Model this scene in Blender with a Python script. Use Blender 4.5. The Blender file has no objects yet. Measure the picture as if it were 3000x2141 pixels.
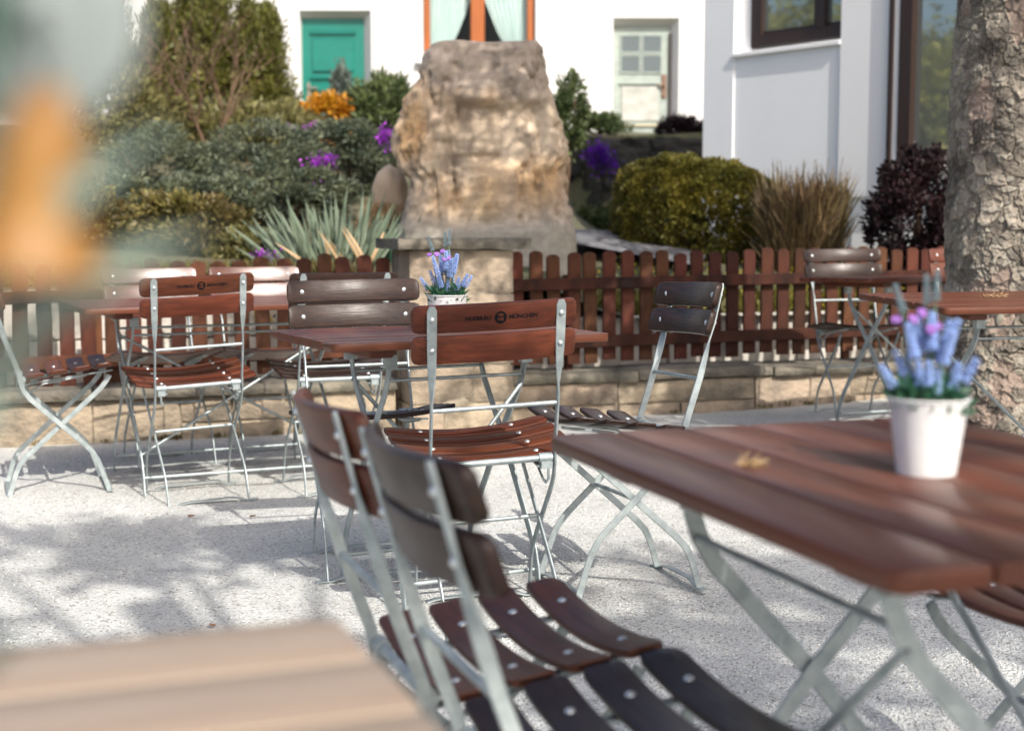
import bpy, math, random
import numpy as np
from mathutils import Vector, Matrix
R=math.radians
rng=np.random.default_rng(7); random.seed(7)
S=bpy.context.scene; COL=S.collection
# ---------------------------------------------------------------- camera, sky, sun, exposure
cam=bpy.data.cameras.new('camera'); camo=bpy.data.objects.new('camera',cam); COL.objects.link(camo); S.camera=camo
cam.sensor_width=36; cam.lens=50; cam.clip_start=.02; cam.clip_end=500
camo.location=(0,0,1.0374); camo.rotation_euler=(R(90-5.644),0,0)
cam.dof.use_dof=True; cam.dof.focus_distance=3.95; cam.dof.aperture_fstop=3.4
SUN_AZ=R(29); SUN_EL=R(42.5)
sdir=Vector((math.sin(SUN_AZ)*math.cos(SUN_EL),-math.cos(SUN_AZ)*math.cos(SUN_EL),math.sin(SUN_EL)))
W=bpy.data.worlds.new('World'); S.world=W; W.use_nodes=True
nt=W.node_tree; sky=nt.nodes.new('ShaderNodeTexSky'); sky.sky_type='NISHITA'; sky.sun_disc=False
sky.sun_elevation=SUN_EL; sky.sun_rotation=math.atan2(sdir.x,sdir.y); sky.air_density=.8; sky.dust_density=4.0; sky.ozone_density=.6
nt.links.new(sky.outputs[0],nt.nodes['Background'].inputs[0]); nt.nodes['Background'].inputs[1].default_value=.125
sl=bpy.data.lights.new('sun','SUN'); so=bpy.data.objects.new('sun',sl); COL.objects.link(so)
sl.energy=3.1; sl.angle=R(.53); sl.color=(1,.945,.87); so.rotation_euler=sdir.to_track_quat('Z','Y').to_euler()
S.view_settings.view_transform='Standard'; S.view_settings.look='None'; S.view_settings.exposure=.93; S.view_settings.gamma=1
S.cycles.use_denoising=True; S.cycles.max_bounces=7; S.cycles.transparent_max_bounces=6
try: S.cycles.denoiser='OPENIMAGEDENOISE'
except Exception: pass
# ---------------------------------------------------------------- materials
M={}
def mat(name,col,rough=.6,col2=None,scale=(8,8,8),metal=0,coat=0,coatr=.1,bump=0,bscale=None,island=0,spec=.5,detail=5,objrand=0,trans=0,space='Object',mixpos=(.35,.65),bd=.01):
    m=bpy.data.materials.new(name); m.use_nodes=True; M[name]=m; n=m.node_tree.nodes; l=m.node_tree.links
    b=n['Principled BSDF']; b.inputs['Roughness'].default_value=rough; b.inputs['Metallic'].default_value=metal
    b.inputs['Coat Weight'].default_value=coat; b.inputs['Coat Roughness'].default_value=coatr; b.inputs['Specular IOR Level'].default_value=spec
    b.inputs['Base Color'].default_value=(*col,1); out=None
    tc=n.new('ShaderNodeTexCoord'); mp=n.new('ShaderNodeMapping'); mp.inputs['Scale'].default_value=scale; l.new(tc.outputs[space],mp.inputs[0])
    nz=n.new('ShaderNodeTexNoise'); nz.inputs['Scale'].default_value=1; nz.inputs['Detail'].default_value=detail; nz.inputs['Roughness'].default_value=.62; l.new(mp.outputs[0],nz.inputs[0])
    if col2 is not None:
        mr=n.new('ShaderNodeMapRange'); mr.inputs[1].default_value=mixpos[0]; mr.inputs[2].default_value=mixpos[1]; l.new(nz.outputs[0],mr.inputs[0])
        mx=n.new('ShaderNodeMix'); mx.data_type='RGBA'; mx.inputs[6].default_value=(*col,1); mx.inputs[7].default_value=(*col2,1)
        l.new(mr.outputs[0],mx.inputs[0]); out=mx.outputs[2]
    if island or objrand:
        src=n.new('ShaderNodeNewGeometry').outputs['Random Per Island'] if island else n.new('ShaderNodeObjectInfo').outputs['Random']
        a=island or objrand; mr2=n.new('ShaderNodeMapRange'); mr2.inputs[3].default_value=1-a; mr2.inputs[4].default_value=1+a; l.new(src,mr2.inputs[0])
        hs=n.new('ShaderNodeHueSaturation'); l.new(mr2.outputs[0],hs.inputs['Value'])
        mr3=n.new('ShaderNodeMapRange'); mr3.inputs[3].default_value=.5-.03*a; mr3.inputs[4].default_value=.5+.03*a
        ad=n.new('ShaderNodeMath'); ad.operation='FRACT'; mu=n.new('ShaderNodeMath'); mu.operation='MULTIPLY'; mu.inputs[1].default_value=7.13; l.new(src,mu.inputs[0]); l.new(mu.outputs[0],ad.inputs[0]); l.new(ad.outputs[0],mr3.inputs[0]); l.new(mr3.outputs[0],hs.inputs['Hue'])
        if out: l.new(out,hs.inputs['Color'])
        else: hs.inputs['Color'].default_value=(*col,1)
        out=hs.outputs[0]
    if out: l.new(out,b.inputs['Base Color'])
    if coat>.2:
        wz=n.new('ShaderNodeTexNoise'); wz.inputs['Scale'].default_value=7; wz.inputs['Detail'].default_value=7; wz.inputs['Roughness'].default_value=.7; l.new(tc.outputs[space],wz.inputs[0]); wr=n.new('ShaderNodeMapRange'); wr.inputs[1].default_value=.38; wr.inputs[2].default_value=.62; wr.inputs[3].default_value=coat*(.75 if name in('table_wood','slat_gloss') else .3); wr.inputs[4].default_value=coat; oi=n.new('ShaderNodeObjectInfo'); va=n.new('ShaderNodeVectorMath'); va.operation='ADD'; cx=n.new('ShaderNodeCombineXYZ'); mm=n.new('ShaderNodeMath'); mm.operation='MULTIPLY'; mm.inputs[1].default_value=37; l.new(oi.outputs['Random'],mm.inputs[0]); l.new(mm.outputs[0],cx.inputs[0]); l.new(tc.outputs[space],va.inputs[0]); l.new(cx.outputs[0],va.inputs[1]); l.new(va.outputs[0],wz.inputs[0]); l.new(wz.outputs[0],wr.inputs[0]); l.new(wr.outputs[0],b.inputs['Coat Weight'])
    if bump:
        bz=nz
        if bscale:
            mp2=n.new('ShaderNodeMapping'); mp2.inputs['Scale'].default_value=bscale; l.new(tc.outputs[space],mp2.inputs[0])
            bz=n.new('ShaderNodeTexNoise'); bz.inputs['Scale'].default_value=1; bz.inputs['Detail'].default_value=6; l.new(mp2.outputs[0],bz.inputs[0])
        bp=n.new('ShaderNodeBump'); bp.inputs['Strength'].default_value=bump; bp.inputs['Distance'].default_value=bd; l.new(bz.outputs[0],bp.inputs['Height']); l.new(bp.outputs[0],b.inputs['Normal'])
        if coat and name!='table_wood': l.new(bp.outputs[0],b.inputs['Coat Normal'])
    if name=='slat_gloss': b.inputs['Coat IOR'].default_value=1.75
    if trans:
        tr=n.new('ShaderNodeBsdfTranslucent'); ms=n.new('ShaderNodeMixShader'); ms.inputs[0].default_value=trans
        if out: l.new(out,tr.inputs[0])
        else: tr.inputs[0].default_value=(*col,1)
        l.new(b.outputs[0],ms.inputs[1]); l.new(tr.outputs[0],ms.inputs[2]); l.new(ms.outputs[0],n['Material Output'].inputs[0])
    return m
mat('slat_red',(.108,.029,.0118),.5,(.056,.0155,.007),(5,70,70),spec=.25,coat=.22,coatr=.27,bump=.2,bscale=(6,160,160),bd=.002,objrand=.15)
mat('slat_gloss',(.11,.03,.013),.4,(.06,.018,.009),(5,70,70),coat=1,coatr=.34,bump=.3,bscale=(6,160,160),bd=.002,objrand=.15)
mat('slat_dark',(.034,.0160,.0105),.5,(.016,.0080,.0058),(5,70,70),spec=.2,coat=.34,coatr=.27,bump=.4,bscale=(8,190,190),bd=.002,objrand=.15)
mat('table_wood',(.122,.036,.017),.5,(.085,.0255,.0125),(2,16,16),coat=.24,coatr=.2,objrand=.1,spec=.25)
mat('pale_wood',(.31,.24,.175),.5,(.25,.185,.13),(3,40,40),coat=.2,coatr=.3,bump=.15,bscale=(4,120,120),bd=.002,objrand=.1)
mat('steel',(.43,.48,.475),.5,(.27,.315,.32),(22,22,22),metal=.55,bump=.1,bscale=(160,160,160),bd=.001)
mat('screw',(.62,.65,.65),.3,metal=.7)
mat('ink',(.006,.006,.007),.7,spec=.1)
mat('fence_wood',(.092,.031,.0160),.75,(.021,.0088,.006),(9,9,3),bump=.4,bscale=(60,60,5),bd=.004,objrand=.45,spec=.2)
mat('sandstone',(.37,.295,.21),.9,(.15,.125,.095),(5,5,7),bump=.8,bscale=(28,28,34),bd=.02,objrand=.2)
mat('capstone',(.21,.185,.14),.92,(.075,.07,.057),(5,5,7),bump=.8,bscale=(24,24,30),bd=.02,objrand=.2)
mat('mortar',(.34,.29,.22),.95,(.22,.19,.14),(12,12,12),bump=.6,bd=.01)
mat('beige_stone',(.60,.46,.33),.9,(.5,.37,.25),(5,5,5),bump=.4,bscale=(20,20,20),bd=.02)
mat('pale_stone',(.62,.58,.52),.9,(.47,.43,.37),(5,5,5),bump=.6,bscale=(20,20,20),bd=.02,objrand=.15)
mat('render_white',(.64,.635,.62),.85,(.60,.595,.585),(1.2,1.2,1.2),bump=.15,bscale=(40,40,40),bd=.004)
mat('render_cool',(.84,.855,.85),.8,(.80,.815,.815),(1,1,1),bump=.15,bscale=(50,50,50),bd=.003)
mat('render_trim',(.82,.82,.81),.8)
mat('green_paint',(.0015,.165,.125),.4,(.0015,.14,.105),(3,3,8),coat=.2)
mat('sage_paint',(.33,.385,.345),.6,(.27,.31,.28),(6,6,9),bump=.1)
mat('pale_panel',(.46,.47,.43),.7,(.33,.33,.3),(5,5,6))
mat('ochre_edge',(.42,.38,.26),.8)
mat('orange_wood',(.36,.10,.02),.45,(.28,.08,.015),(20,20,2))
mat('brown_frame',(.034,.018,.013),.45,(.024,.013,.01),(20,20,3))
mat('curtain',(.82,.83,.82),.9,(.63,.70,.69),(14,14,1),trans=.15)
mat('dark_room',(.02,.025,.028),.8)
mat('handle_metal',(.45,.40,.33),.35,metal=.8)
mat('rust_metal',(.20,.11,.07),.7)
mat('soil',(.10,.085,.05),.95,(.06,.07,.03),(2.5,2.5,2.5),bump=.8,bscale=(14,14,14),bd=.05)
mat('asphalt',(.15,.15,.155),.9,(.11,.11,.115),(8,8,8),bump=.3,bscale=(60,60,60))
mat('dark_stone',(.035,.032,.027),.95,(.018,.02,.016),(3,3,3),bump=.9,bscale=(6,6,8),bd=.08)
mat('pot_white',(.78,.78,.76),.32,(.72,.72,.71),(18,18,40),coat=.3)
mat('leaf_fresh',(.05,.16,.085),.5,island=.35,trans=.2)
mat('stem_green',(.10,.15,.07),.6,island=.3)
mat('lavender_blue',(.31,.44,.76),.6,island=.35,trans=.15)
mat('lavender_grey',(.14,.20,.22),.7,island=.3)
mat('petal_violet',(.27,.12,.42),.5,island=.25,trans=.2)
mat('daffodil_orange',(.36,.185,.045),.5,(.30,.14,.035),(60,60,30),trans=.25)
mat('daffodil_petal',(.25,.285,.275),.6,(.2,.24,.23),(40,40,20),trans=.25)
mat('leaf_glaucous',(.24,.30,.25),.5,(.18,.24,.2),(20,20,8),trans=.2)
mat('leaf_deep',(.02,.06,.035),.5,trans=.15)
def leafm(name,col,col2,isl=.45,trans=.25,sc=(2,2,2)): return mat(name,col,.55,col2,sc,island=isl,trans=trans,space='Object')
leafm('f_arbor',(.15,.145,.026),(.065,.074,.014))
leafm('f_juniper',(.155,.17,.09),(.055,.08,.06),.5,sc=(6,6,6))
leafm('f_yellowgreen',(.20,.18,.065),(.13,.125,.04))
leafm('f_low',(.17,.15,.04),(.10,.07,.025))
leafm('f_gold',(.55,.27,.012),(.42,.15,.008),.3)
leafm('f_greycon',(.14,.17,.14),(.10,.13,.10))
leafm('f_green',(.10,.13,.045),(.055,.08,.028))
leafm('f_hedge',(.20,.165,.024),(.085,.088,.018),.4,sc=(4,4,4))
leafm('f_drygrass',(.19,.125,.06),(.115,.095,.04),.4)
leafm('f_barberry',(.026,.009,.012),(.012,.006,.008),.6)
leafm('f_purple',(.55,.09,.72),(.42,.05,.62),.3)
leafm('f_violet',(.20,.03,.50),(.14,.02,.40),.3)
leafm('f_yellow',(.80,.62,.02),(.65,.5,.02),.2)
leafm('f_tan',(.52,.36,.19),(.40,.27,.13),.25)
leafm('f_iris',(.17,.215,.14),(.095,.14,.095),.35,.2,(5,5,2))
leafm('f_canopy',(.06,.085,.02),(.04,.06,.015))
leafm('f_reflect',(.30,.26,.03),(.2,.19,.025))
mat('twig',(.13,.075,.042),.85,(.08,.048,.03),(9,9,9))
mat('dry_leaf',(.16,.085,.035),.8,island=.5)
def glass_mat():
    m=bpy.data.materials.new('window_glass'); m.use_nodes=True; M['window_glass']=m; b=m.node_tree.nodes['Principled BSDF']
    b.inputs['Base Color'].default_value=(.36,.41,.40,1); b.inputs['Metallic'].default_value=.75; b.inputs['Roughness'].default_value=.03
glass_mat()
def clear_glass():
    m=bpy.data.materials.new('clear_glass'); m.use_nodes=True; M['clear_glass']=m; n=m.node_tree.nodes; l=m.node_tree.links
    g=n.new('ShaderNodeBsdfGlossy'); g.inputs['Roughness'].default_value=.02; t=n.new('ShaderNodeBsdfTransparent'); t.inputs[0].default_value=(.9,.95,.94,1)
    f=n.new('ShaderNodeLayerWeight'); f.inputs[0].default_value=.18; x=n.new('ShaderNodeMixShader'); l.new(f.outputs[0],x.inputs[0]); l.new(t.outputs[0],x.inputs[1]); l.new(g.outputs[0],x.inputs[2]); l.new(x.outputs[0],n['Material Output'].inputs[0])
clear_glass()
def gravel_mat(name,a,b_,c):
    m=bpy.data.materials.new(name); m.use_nodes=True; M[name]=m; n=m.node_tree.nodes; l=m.node_tree.links; b=n['Principled BSDF']; b.inputs['Roughness'].default_value=.92; b.inputs['Specular IOR Level'].default_value=.25
    tc=n.new('ShaderNodeTexCoord'); v=n.new('ShaderNodeTexVoronoi'); v.inputs['Scale'].default_value=150; l.new(tc.outputs['Object'],v.inputs[0])
    v2=n.new('ShaderNodeTexVoronoi'); v2.inputs['Scale'].default_value=95; l.new(tc.outputs['Object'],v2.inputs[0])
    sep=n.new('ShaderNodeSeparateColor'); l.new(v.outputs['Color'],sep.inputs[0])
    cr=n.new('ShaderNodeValToRGB'); e=cr.color_ramp.elements; e[0].position=0; e[0].color=(*b_,1); e[1].position=1; e[1].color=(*a,1); k=e.new(.22); k.color=tuple(.5*x+.5*y for x,y in zip(a,b_))+(1,); k=e.new(.03); k.color=(*c,1)
    l.new(sep.outputs[0],cr.inputs[0])
    nz=n.new('ShaderNodeTexNoise'); nz.inputs['Scale'].default_value=1.3; nz.inputs['Detail'].default_value=6; l.new(tc.outputs['Object'],nz.inputs[0])
    mr=n.new('ShaderNodeMapRange'); mr.inputs[1].default_value=.3; mr.inputs[2].default_value=.7; mr.inputs[3].default_value=.80; mr.inputs[4].default_value=1.1; l.new(nz.outputs[0],mr.inputs[0])
    hs=n.new('ShaderNodeHueSaturation'); l.new(mr.outputs[0],hs.inputs['Value']); l.new(cr.outputs[0],hs.inputs['Color']); l.new(hs.outputs[0],b.inputs['Base Color'])
    ad=n.new('ShaderNodeMath'); ad.operation='ADD'; l.new(v.outputs['Distance'],ad.inputs[0]); l.new(v2.outputs['Distance'],ad.inputs[1])
    bp=n.new('ShaderNodeBump'); bp.invert=True; bp.inputs['Strength'].default_value=.75; bp.inputs['Distance'].default_value=.006; l.new(ad.outputs[0],bp.inputs['Height']); l.new(bp.outputs[0],b.inputs['Normal'])
gravel_mat('gravel',(.57,.58,.555),(.48,.485,.46),(.25,.235,.205))
mat('pebble',(.56,.57,.545),.9,island=.3)
def attr_mat(name,rough,bump,bs):
    m=bpy.data.materials.new(name); m.use_nodes=True; M[name]=m; n=m.node_tree.nodes; l=m.node_tree.links; b=n['Principled BSDF']; b.inputs['Roughness'].default_value=rough; b.inputs['Specular IOR Level'].default_value=.25
    a=n.new('ShaderNodeAttribute'); a.attribute_name='tone'; tc=n.new('ShaderNodeTexCoord'); nz=n.new('ShaderNodeTexNoise'); nz.inputs['Scale'].default_value=bs; nz.inputs['Detail'].default_value=8; nz.inputs['Roughness'].default_value=.7; l.new(tc.outputs['Object'],nz.inputs[0])
    mr=n.new('ShaderNodeMapRange'); mr.inputs[1].default_value=.3; mr.inputs[2].default_value=.7; mr.inputs[3].default_value=.72; mr.inputs[4].default_value=1.18; l.new(nz.outputs[0],mr.inputs[0])
    hs=n.new('ShaderNodeHueSaturation'); l.new(a.outputs['Color'],hs.inputs['Color']); l.new(mr.outputs[0],hs.inputs['Value']); l.new(hs.outputs[0],b.inputs['Base Color'])
    bp=n.new('ShaderNodeBump'); bp.inputs['Strength'].default_value=bump; bp.inputs['Distance'].default_value=.01; l.new(nz.outputs[0],bp.inputs['Height']); l.new(bp.outputs[0],b.inputs['Normal'])
attr_mat('bark',.9,.5,70); attr_mat('rock_surface',.92,.9,16)
# ---------------------------------------------------------------- object helpers
def link(name,data,parent=None,loc=(0,0,0),rot=(0,0,0),scale=(1,1,1)):
    o=bpy.data.objects.new(name,data); COL.objects.link(o); o.parent=parent; o.location=loc; o.rotation_euler=rot; o.scale=scale; return o
def tag(o,label=None,cat=None,group=None,kind=None):
    if label: o['label']=label
    if cat: o['category']=cat
    if group: o['group']=group
    if kind: o['kind']=kind
    return o
def thing(name,label,cat,loc=(0,0,0),rot=(0,0,0),group=None): return tag(link(name,None,None,loc,rot),label,cat,group)
def npmesh(name,V,F,m,smooth=False,n=4):
    V=np.asarray(V,np.float32); F=np.asarray(F,np.int32); me=bpy.data.meshes.new(name)
    me.vertices.add(len(V)); me.vertices.foreach_set('co',V.ravel()); k=F.shape[1]
    me.loops.add(F.size); me.loops.foreach_set('vertex_index',F.ravel()); me.polygons.add(len(F)); me.polygons.foreach_set('loop_start',np.arange(0,F.size,k,dtype=np.int32))
    try: me.polygons.foreach_set('loop_total',np.full(len(F),k,np.int32))
    except Exception: pass
    me.update(calc_edges=True); me.materials.append(M[m])
    if smooth: me.polygons.foreach_set('use_smooth',np.ones(len(F),bool))
    return me
class MB:
    def __init__(s): s.v=[]; s.f=[]
    def add(s,v,f): b=len(s.v); s.v+=[tuple(p) for p in v]; s.f+=[tuple(i+b for i in q) for q in f]; return s
    def box(s,x0,x1,y0,y1,z0,z1,c=0):
        if c:
            # chamfered box
            ring=lambda z,i:[(x0+i+c,y0+i,z),(x1-i-c,y0+i,z),(x1-i,y0+i+c,z),(x1-i,y1-i-c,z),(x1-i-c,y1-i,z),(x0+i+c,y1-i,z),(x0+i,y1-i-c,z),(x0+i,y0+i+c,z)]
            V=ring(z0,c)+ring(z0+c,0)+ring(z1-c,0)+ring(z1,c); F=[tuple(range(7,-1,-1)),tuple(range(24,32))]
            for k in range(3):
                for i in range(8): j=(i+1)%8; F.append((8*k+i,8*k+j,8*k+8+j,8*k+8+i))
            return s.add(V,F)
        V=[(x,y,z) for z in (z0,z1) for y in (y0,y1) for x in (x0,x1)]
        return s.add(V,[(0,2,3,1),(4,5,7,6),(0,1,5,4),(2,6,7,3),(0,4,6,2),(1,3,7,5)])
    def tube(s,path,r,n=8,cap=True):
        path=[Vector(p) for p in path]; rs=r if hasattr(r,'__len__') else [r]*len(path); V=[];F=[]; up=None
        for i,p in enumerate(path):
            t=(path[min(i+1,len(path)-1)]-path[max(i-1,0)]).normalized()
            if up is None: up=t.orthogonal().normalized()
            up=(up-t*up.dot(t)).normalized(); w=t.cross(up)
            for k in range(n): a=2*math.pi*k/n; V.append(p+(up*math.cos(a)+w*math.sin(a))*rs[i])
        for i in range(len(path)-1):
            for k in range(n): j=(k+1)%n; F.append((i*n+k,i*n+j,i*n+n+j,i*n+n+k))
        if cap: F+= [tuple(range(n-1,-1,-1)),tuple(range((len(path)-1)*n,len(path)*n))]
        return s.add(V,F)
    def bar(s,path,w,t,wd,round0=False,w2=None,i2=6):
        # flat bar: wd(i,tangent)->width direction
        path=[Vector(p) for p in path]; V=[];F=[]
        for i,p in enumerate(path):
            tg=(path[min(i+1,len(path)-1)]-path[max(i-1,0)]).normalized(); a=Vector(wd(i,tg)); a=(a-tg*a.dot(tg)).normalized(); b=tg.cross(a)
            ww=w if (w2 is None or i<3) else w+(w2-w)*min(1,(i-2)/(i2-2)); c=min(t*.3,.0015)
            if round0 and i==0: ww=w*.55
            for (u,v) in ((-ww/2,-t/2+c),(-ww/2+c,-t/2),(ww/2-c,-t/2),(ww/2,-t/2+c),(ww/2,t/2-c),(ww/2-c,t/2),(-ww/2+c,t/2),(-ww/2,t/2-c)): V.append(p+a*u+b*v)
        n=8
        for i in range(len(path)-1):
            for k in range(n): j=(k+1)%n; F.append((i*n+k,i*n+j,i*n+n+j,i*n+n+k))
        F+=[tuple(range(n-1,-1,-1)),tuple(range((len(path)-1)*n,len(path)*n))]
        return s.add(V,F)
    def lathe(s,prof,n=24,c=(0,0,0),cap=False):
        V=[];F=[]
        for r,z in prof:
            for k in range(n): a=2*math.pi*k/n; V.append((c[0]+r*math.cos(a),c[1]+r*math.sin(a),c[2]+z))
        for i in range(len(prof)-1):
            for k in range(n): j=(k+1)%n; F.append((i*n+k,i*n+j,i*n+n+j,i*n+n+k))
        if cap: F+=[tuple(range(n-1,-1,-1)),tuple(range((len(prof)-1)*n,len(prof)*n))]
        return s.add(V,F)
    def slat(s,L,Wd,T,r0=.012,rc=None,bend=None,ns=13,c=.004):
        # board along x with rounded corners (left/right, bottom/top radii rc=(bl,tl,br,tr)) and softened edges; bend(x,y,z)->point. y=width axis, z=thickness
        rc=rc or (r0,)*4; h=Wd/2
        def edge(x,r):
            d=x+L/2; e=0
            if r[0]>0 and d<r[0]: e=r[0]-math.sqrt(max(0,r[0]**2-(r[0]-d)**2))
            d=L/2-x
            if r[1]>0 and d<r[1]: e=r[1]-math.sqrt(max(0,r[1]**2-(r[1]-d)**2))
            return e
        rm=max(max(rc),.004); xs=[-L/2,-L/2+.12*rm,-L/2+.4*rm,-L/2+rm]; xs=xs+list(np.linspace(-L/2+rm,L/2-rm,ns))[1:-1]+[-x for x in xs[::-1]]
        V=[];F=[]
        for i,x in enumerate(xs):
            lo=-h+edge(x,(rc[0],rc[2])); hi=h-edge(x,(rc[1],rc[3])); e=c if 0<i<len(xs)-1 else 0
            z=T/2; zz=z if e else z-c
            for (y,q) in ((lo,-zz+c),(lo+c*.3,-zz+c*.3),(lo+c,-zz),(hi-c,-zz),(hi-c*.3,-zz+c*.3),(hi,-zz+c),(hi,zz-c),(hi-c*.3,zz-c*.3),(hi-c,zz),(lo+c,zz),(lo+c*.3,zz-c*.3),(lo,zz-c)): V.append((x,y,q))
        n=12
        for i in range(len(xs)-1):
            for k in range(n): j=(k+1)%n; F.append((i*n+j,i*n+k,i*n+n+k,i*n+n+j))
        F+=[tuple(range(n)),tuple(range(len(xs)*n-1,(len(xs)-1)*n-1,-1))]
        if bend: V=[bend(*p) for p in V]
        return s.add(V,F)
    def mesh(s,name,m,smooth=None):
        me=bpy.data.meshes.new(name); me.from_pydata(s.v,[],s.f); me.materials.append(M[m]); me.update()
        if smooth: me.shade_smooth() if hasattr(me,'shade_smooth') else None; me.set_sharp_from_angle(angle=R(smooth))
        return me
def ell(mb,c,r,n=6,k=4):
    prof=[(max(1e-4,math.sin(math.pi*i/k)),-math.cos(math.pi*i/k)) for i in range(k+1)]
    b=len(mb.v); mb.lathe(prof,n); mb.v[b:]=[(c[0]+p[0]*r[0],c[1]+p[1]*r[1],c[2]+p[2]*r[2]) for p in mb.v[b:]]
def hashn(ix,iy,iz,seed):
    h=(ix.astype(np.int64)*374761393+iy.astype(np.int64)*668265263+iz.astype(np.int64)*2147483647+seed*974711)&0x7fffffff
    h=((h^(h>>13))*1274126177)&0x7fffffff; return ((h^(h>>16))&0xffff)/65535.
def vn(P,sc,seed=0,oct=1):
    P=np.asarray(P,float)*sc; out=0; amp=1; tot=0
    for o in range(oct):
        i=np.floor(P).astype(np.int64); f=P-i; f=f*f*(3-2*f); r=0
        for dx in (0,1):
            for dy in (0,1):
                for dz in (0,1):
                    w=(f[:,0] if dx else 1-f[:,0])*(f[:,1] if dy else 1-f[:,1])*(f[:,2] if dz else 1-f[:,2])
                    r=r+w*hashn(i[:,0]+dx,i[:,1]+dy,i[:,2]+dz,seed+o*17)
        out=out+amp*r; tot+=amp; amp*=.5; P=P*2.03+3.1
    return out/tot
def voro(u,v,cell,seed,jit=.85,wrap=None,tilt=False):
    iu=np.floor(u/cell).astype(int); iv=np.floor(v/cell).astype(int); f1=np.full(u.shape,9e9); f2=f1.copy(); idn=np.zeros(u.shape); z=np.zeros_like(iu); du_=np.zeros(u.shape); dv_=np.zeros(u.shape)
    for du in (-1,0,1):
        for dv in (-1,0,1):
            a=iu+du; b=iv+dv; aw=a if wrap is None else np.mod(a,wrap)
            px=(a+.5+jit*(hashn(aw,b,z,seed)-.5))*cell; py=(b+.5+jit*(hashn(aw,b,z,seed+1)-.5))*cell
            d=np.hypot(u-px,v-py); idv=hashn(aw,b,z,seed+2); c1=d<f1
            f2=np.where(c1,f1,np.minimum(f2,d)); idn=np.where(c1,idv,idn); du_=np.where(c1,u-px,du_); dv_=np.where(c1,v-py,dv_); f1=np.where(c1,d,f1)
    if tilt: return f1,f2,idn,du_,dv_
    return f1,f2,idn
# ---------------------------------------------------------------- terrain
def sm(a,b,x): t=np.clip((x-a)/(b-a),0,1); return t*t*(3-2*t)
def gz(x,y):
    x=np.asarray(x,float); y=np.asarray(y,float)
    return -.062*(1-sm(1.6,4.2,y))+.018*np.clip(x,0,6)
def fy(x): return 7.38+.33*x         # line of the low wall's face
def patio():
    xs=np.concatenate([np.linspace(-40,-6,12),np.linspace(-5.5,5.5,261),np.linspace(6,40,12)]); ys=np.concatenate([np.linspace(-45,-2,14),np.linspace(-1.6,9.0,255)])
    X,Y=np.meshgrid(xs,ys); Y=np.where((Y>0),Y,Y); Z=gz(X,Y); P=np.stack([X.ravel(),Y.ravel(),np.zeros(X.size)],1)
    Z=Z+((vn(P,3,3,3)-.5)*.014+(vn(P,.9,5,2)-.5)*.012+(vn(P,11,6,2)-.5)*.010).reshape(X.shape)*(np.abs(X)<6)
    V=np.stack([X,Y,Z],-1).reshape(-1,3); nx=len(xs); i,j=np.meshgrid(np.arange(len(ys)-1),np.arange(nx-1),indexing='ij'); a=(i*nx+j).ravel()
    F=np.stack([a,a+1,a+nx+1,a+nx],1); ym=V[F].mean(1); F=F[ym[:,1]<fy(ym[:,0])+.32]
    return tag(link('patio_ground',npmesh('patio_ground',V,F,'gravel',True)),'pale crushed gravel covering the terrace',None,None,'structure')
patio()
def pebbles():
    n=95000; t=rng.random(n); Y=1.35/(1-t*(1-1.35/6.6)); X=(rng.random(n)*2-1)*(.37*Y+.1); ok=Y<fy(X)-.03; X=X[ok];Y=Y[ok];n=len(X)
    P=np.stack([X,Y,np.zeros(n)],1); Z=gz(X,Y)+(vn(P,3,3,3)-.5)*.014+(vn(P,.9,5,2)-.5)*.012+(vn(P,11,6,2)-.5)*.010
    r=.0014+.0024*rng.random(n)**2; base=np.array([(1,0,0),(0,1,0),(-1,0,0),(0,-1,0),(0,0,1),(0,0,-1)],float)
    V=base[None]*(.65+.7*rng.random((n,6,1)))*r[:,None,None]; a=rng.random(n)*6.283; ca,sa=np.cos(a),np.sin(a)
    x=V[...,0]*ca[:,None]-V[...,1]*sa[:,None]; y=V[...,0]*sa[:,None]+V[...,1]*ca[:,None]; V=np.stack([x+X[:,None],y+Y[:,None],V[...,2]*.8+(Z+r*.4)[:,None]],-1)
    f=np.array([(0,1,4),(1,2,4),(2,3,4),(3,0,4),(1,0,5),(2,1,5),(3,2,5),(0,3,5)]); F=(f[None]+6*np.arange(n)[:,None,None]).reshape(-1,3)
    tag(link('loose_gravel',npmesh('loose_gravel',V.reshape(-1,3),F,'pebble')),'loose gravel grains lying on the terrace','gravel',None,'stuff')
pebbles()
def hz(x,y):
    o=y-fy(x)
    left=.70+1.45*np.clip((o-.6)/10.,0,1); right=.50+.38*sm(.6,2.6,o)+.08*sm(3,9,o)
    k=sm(.1,.7,x-.03*np.maximum(0,o-2)); base=left*(1-k)+right*k
    up=2.1+.25*sm(17.1,21,y); return np.where(y>17.05,up,np.minimum(base,2.2))
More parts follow.
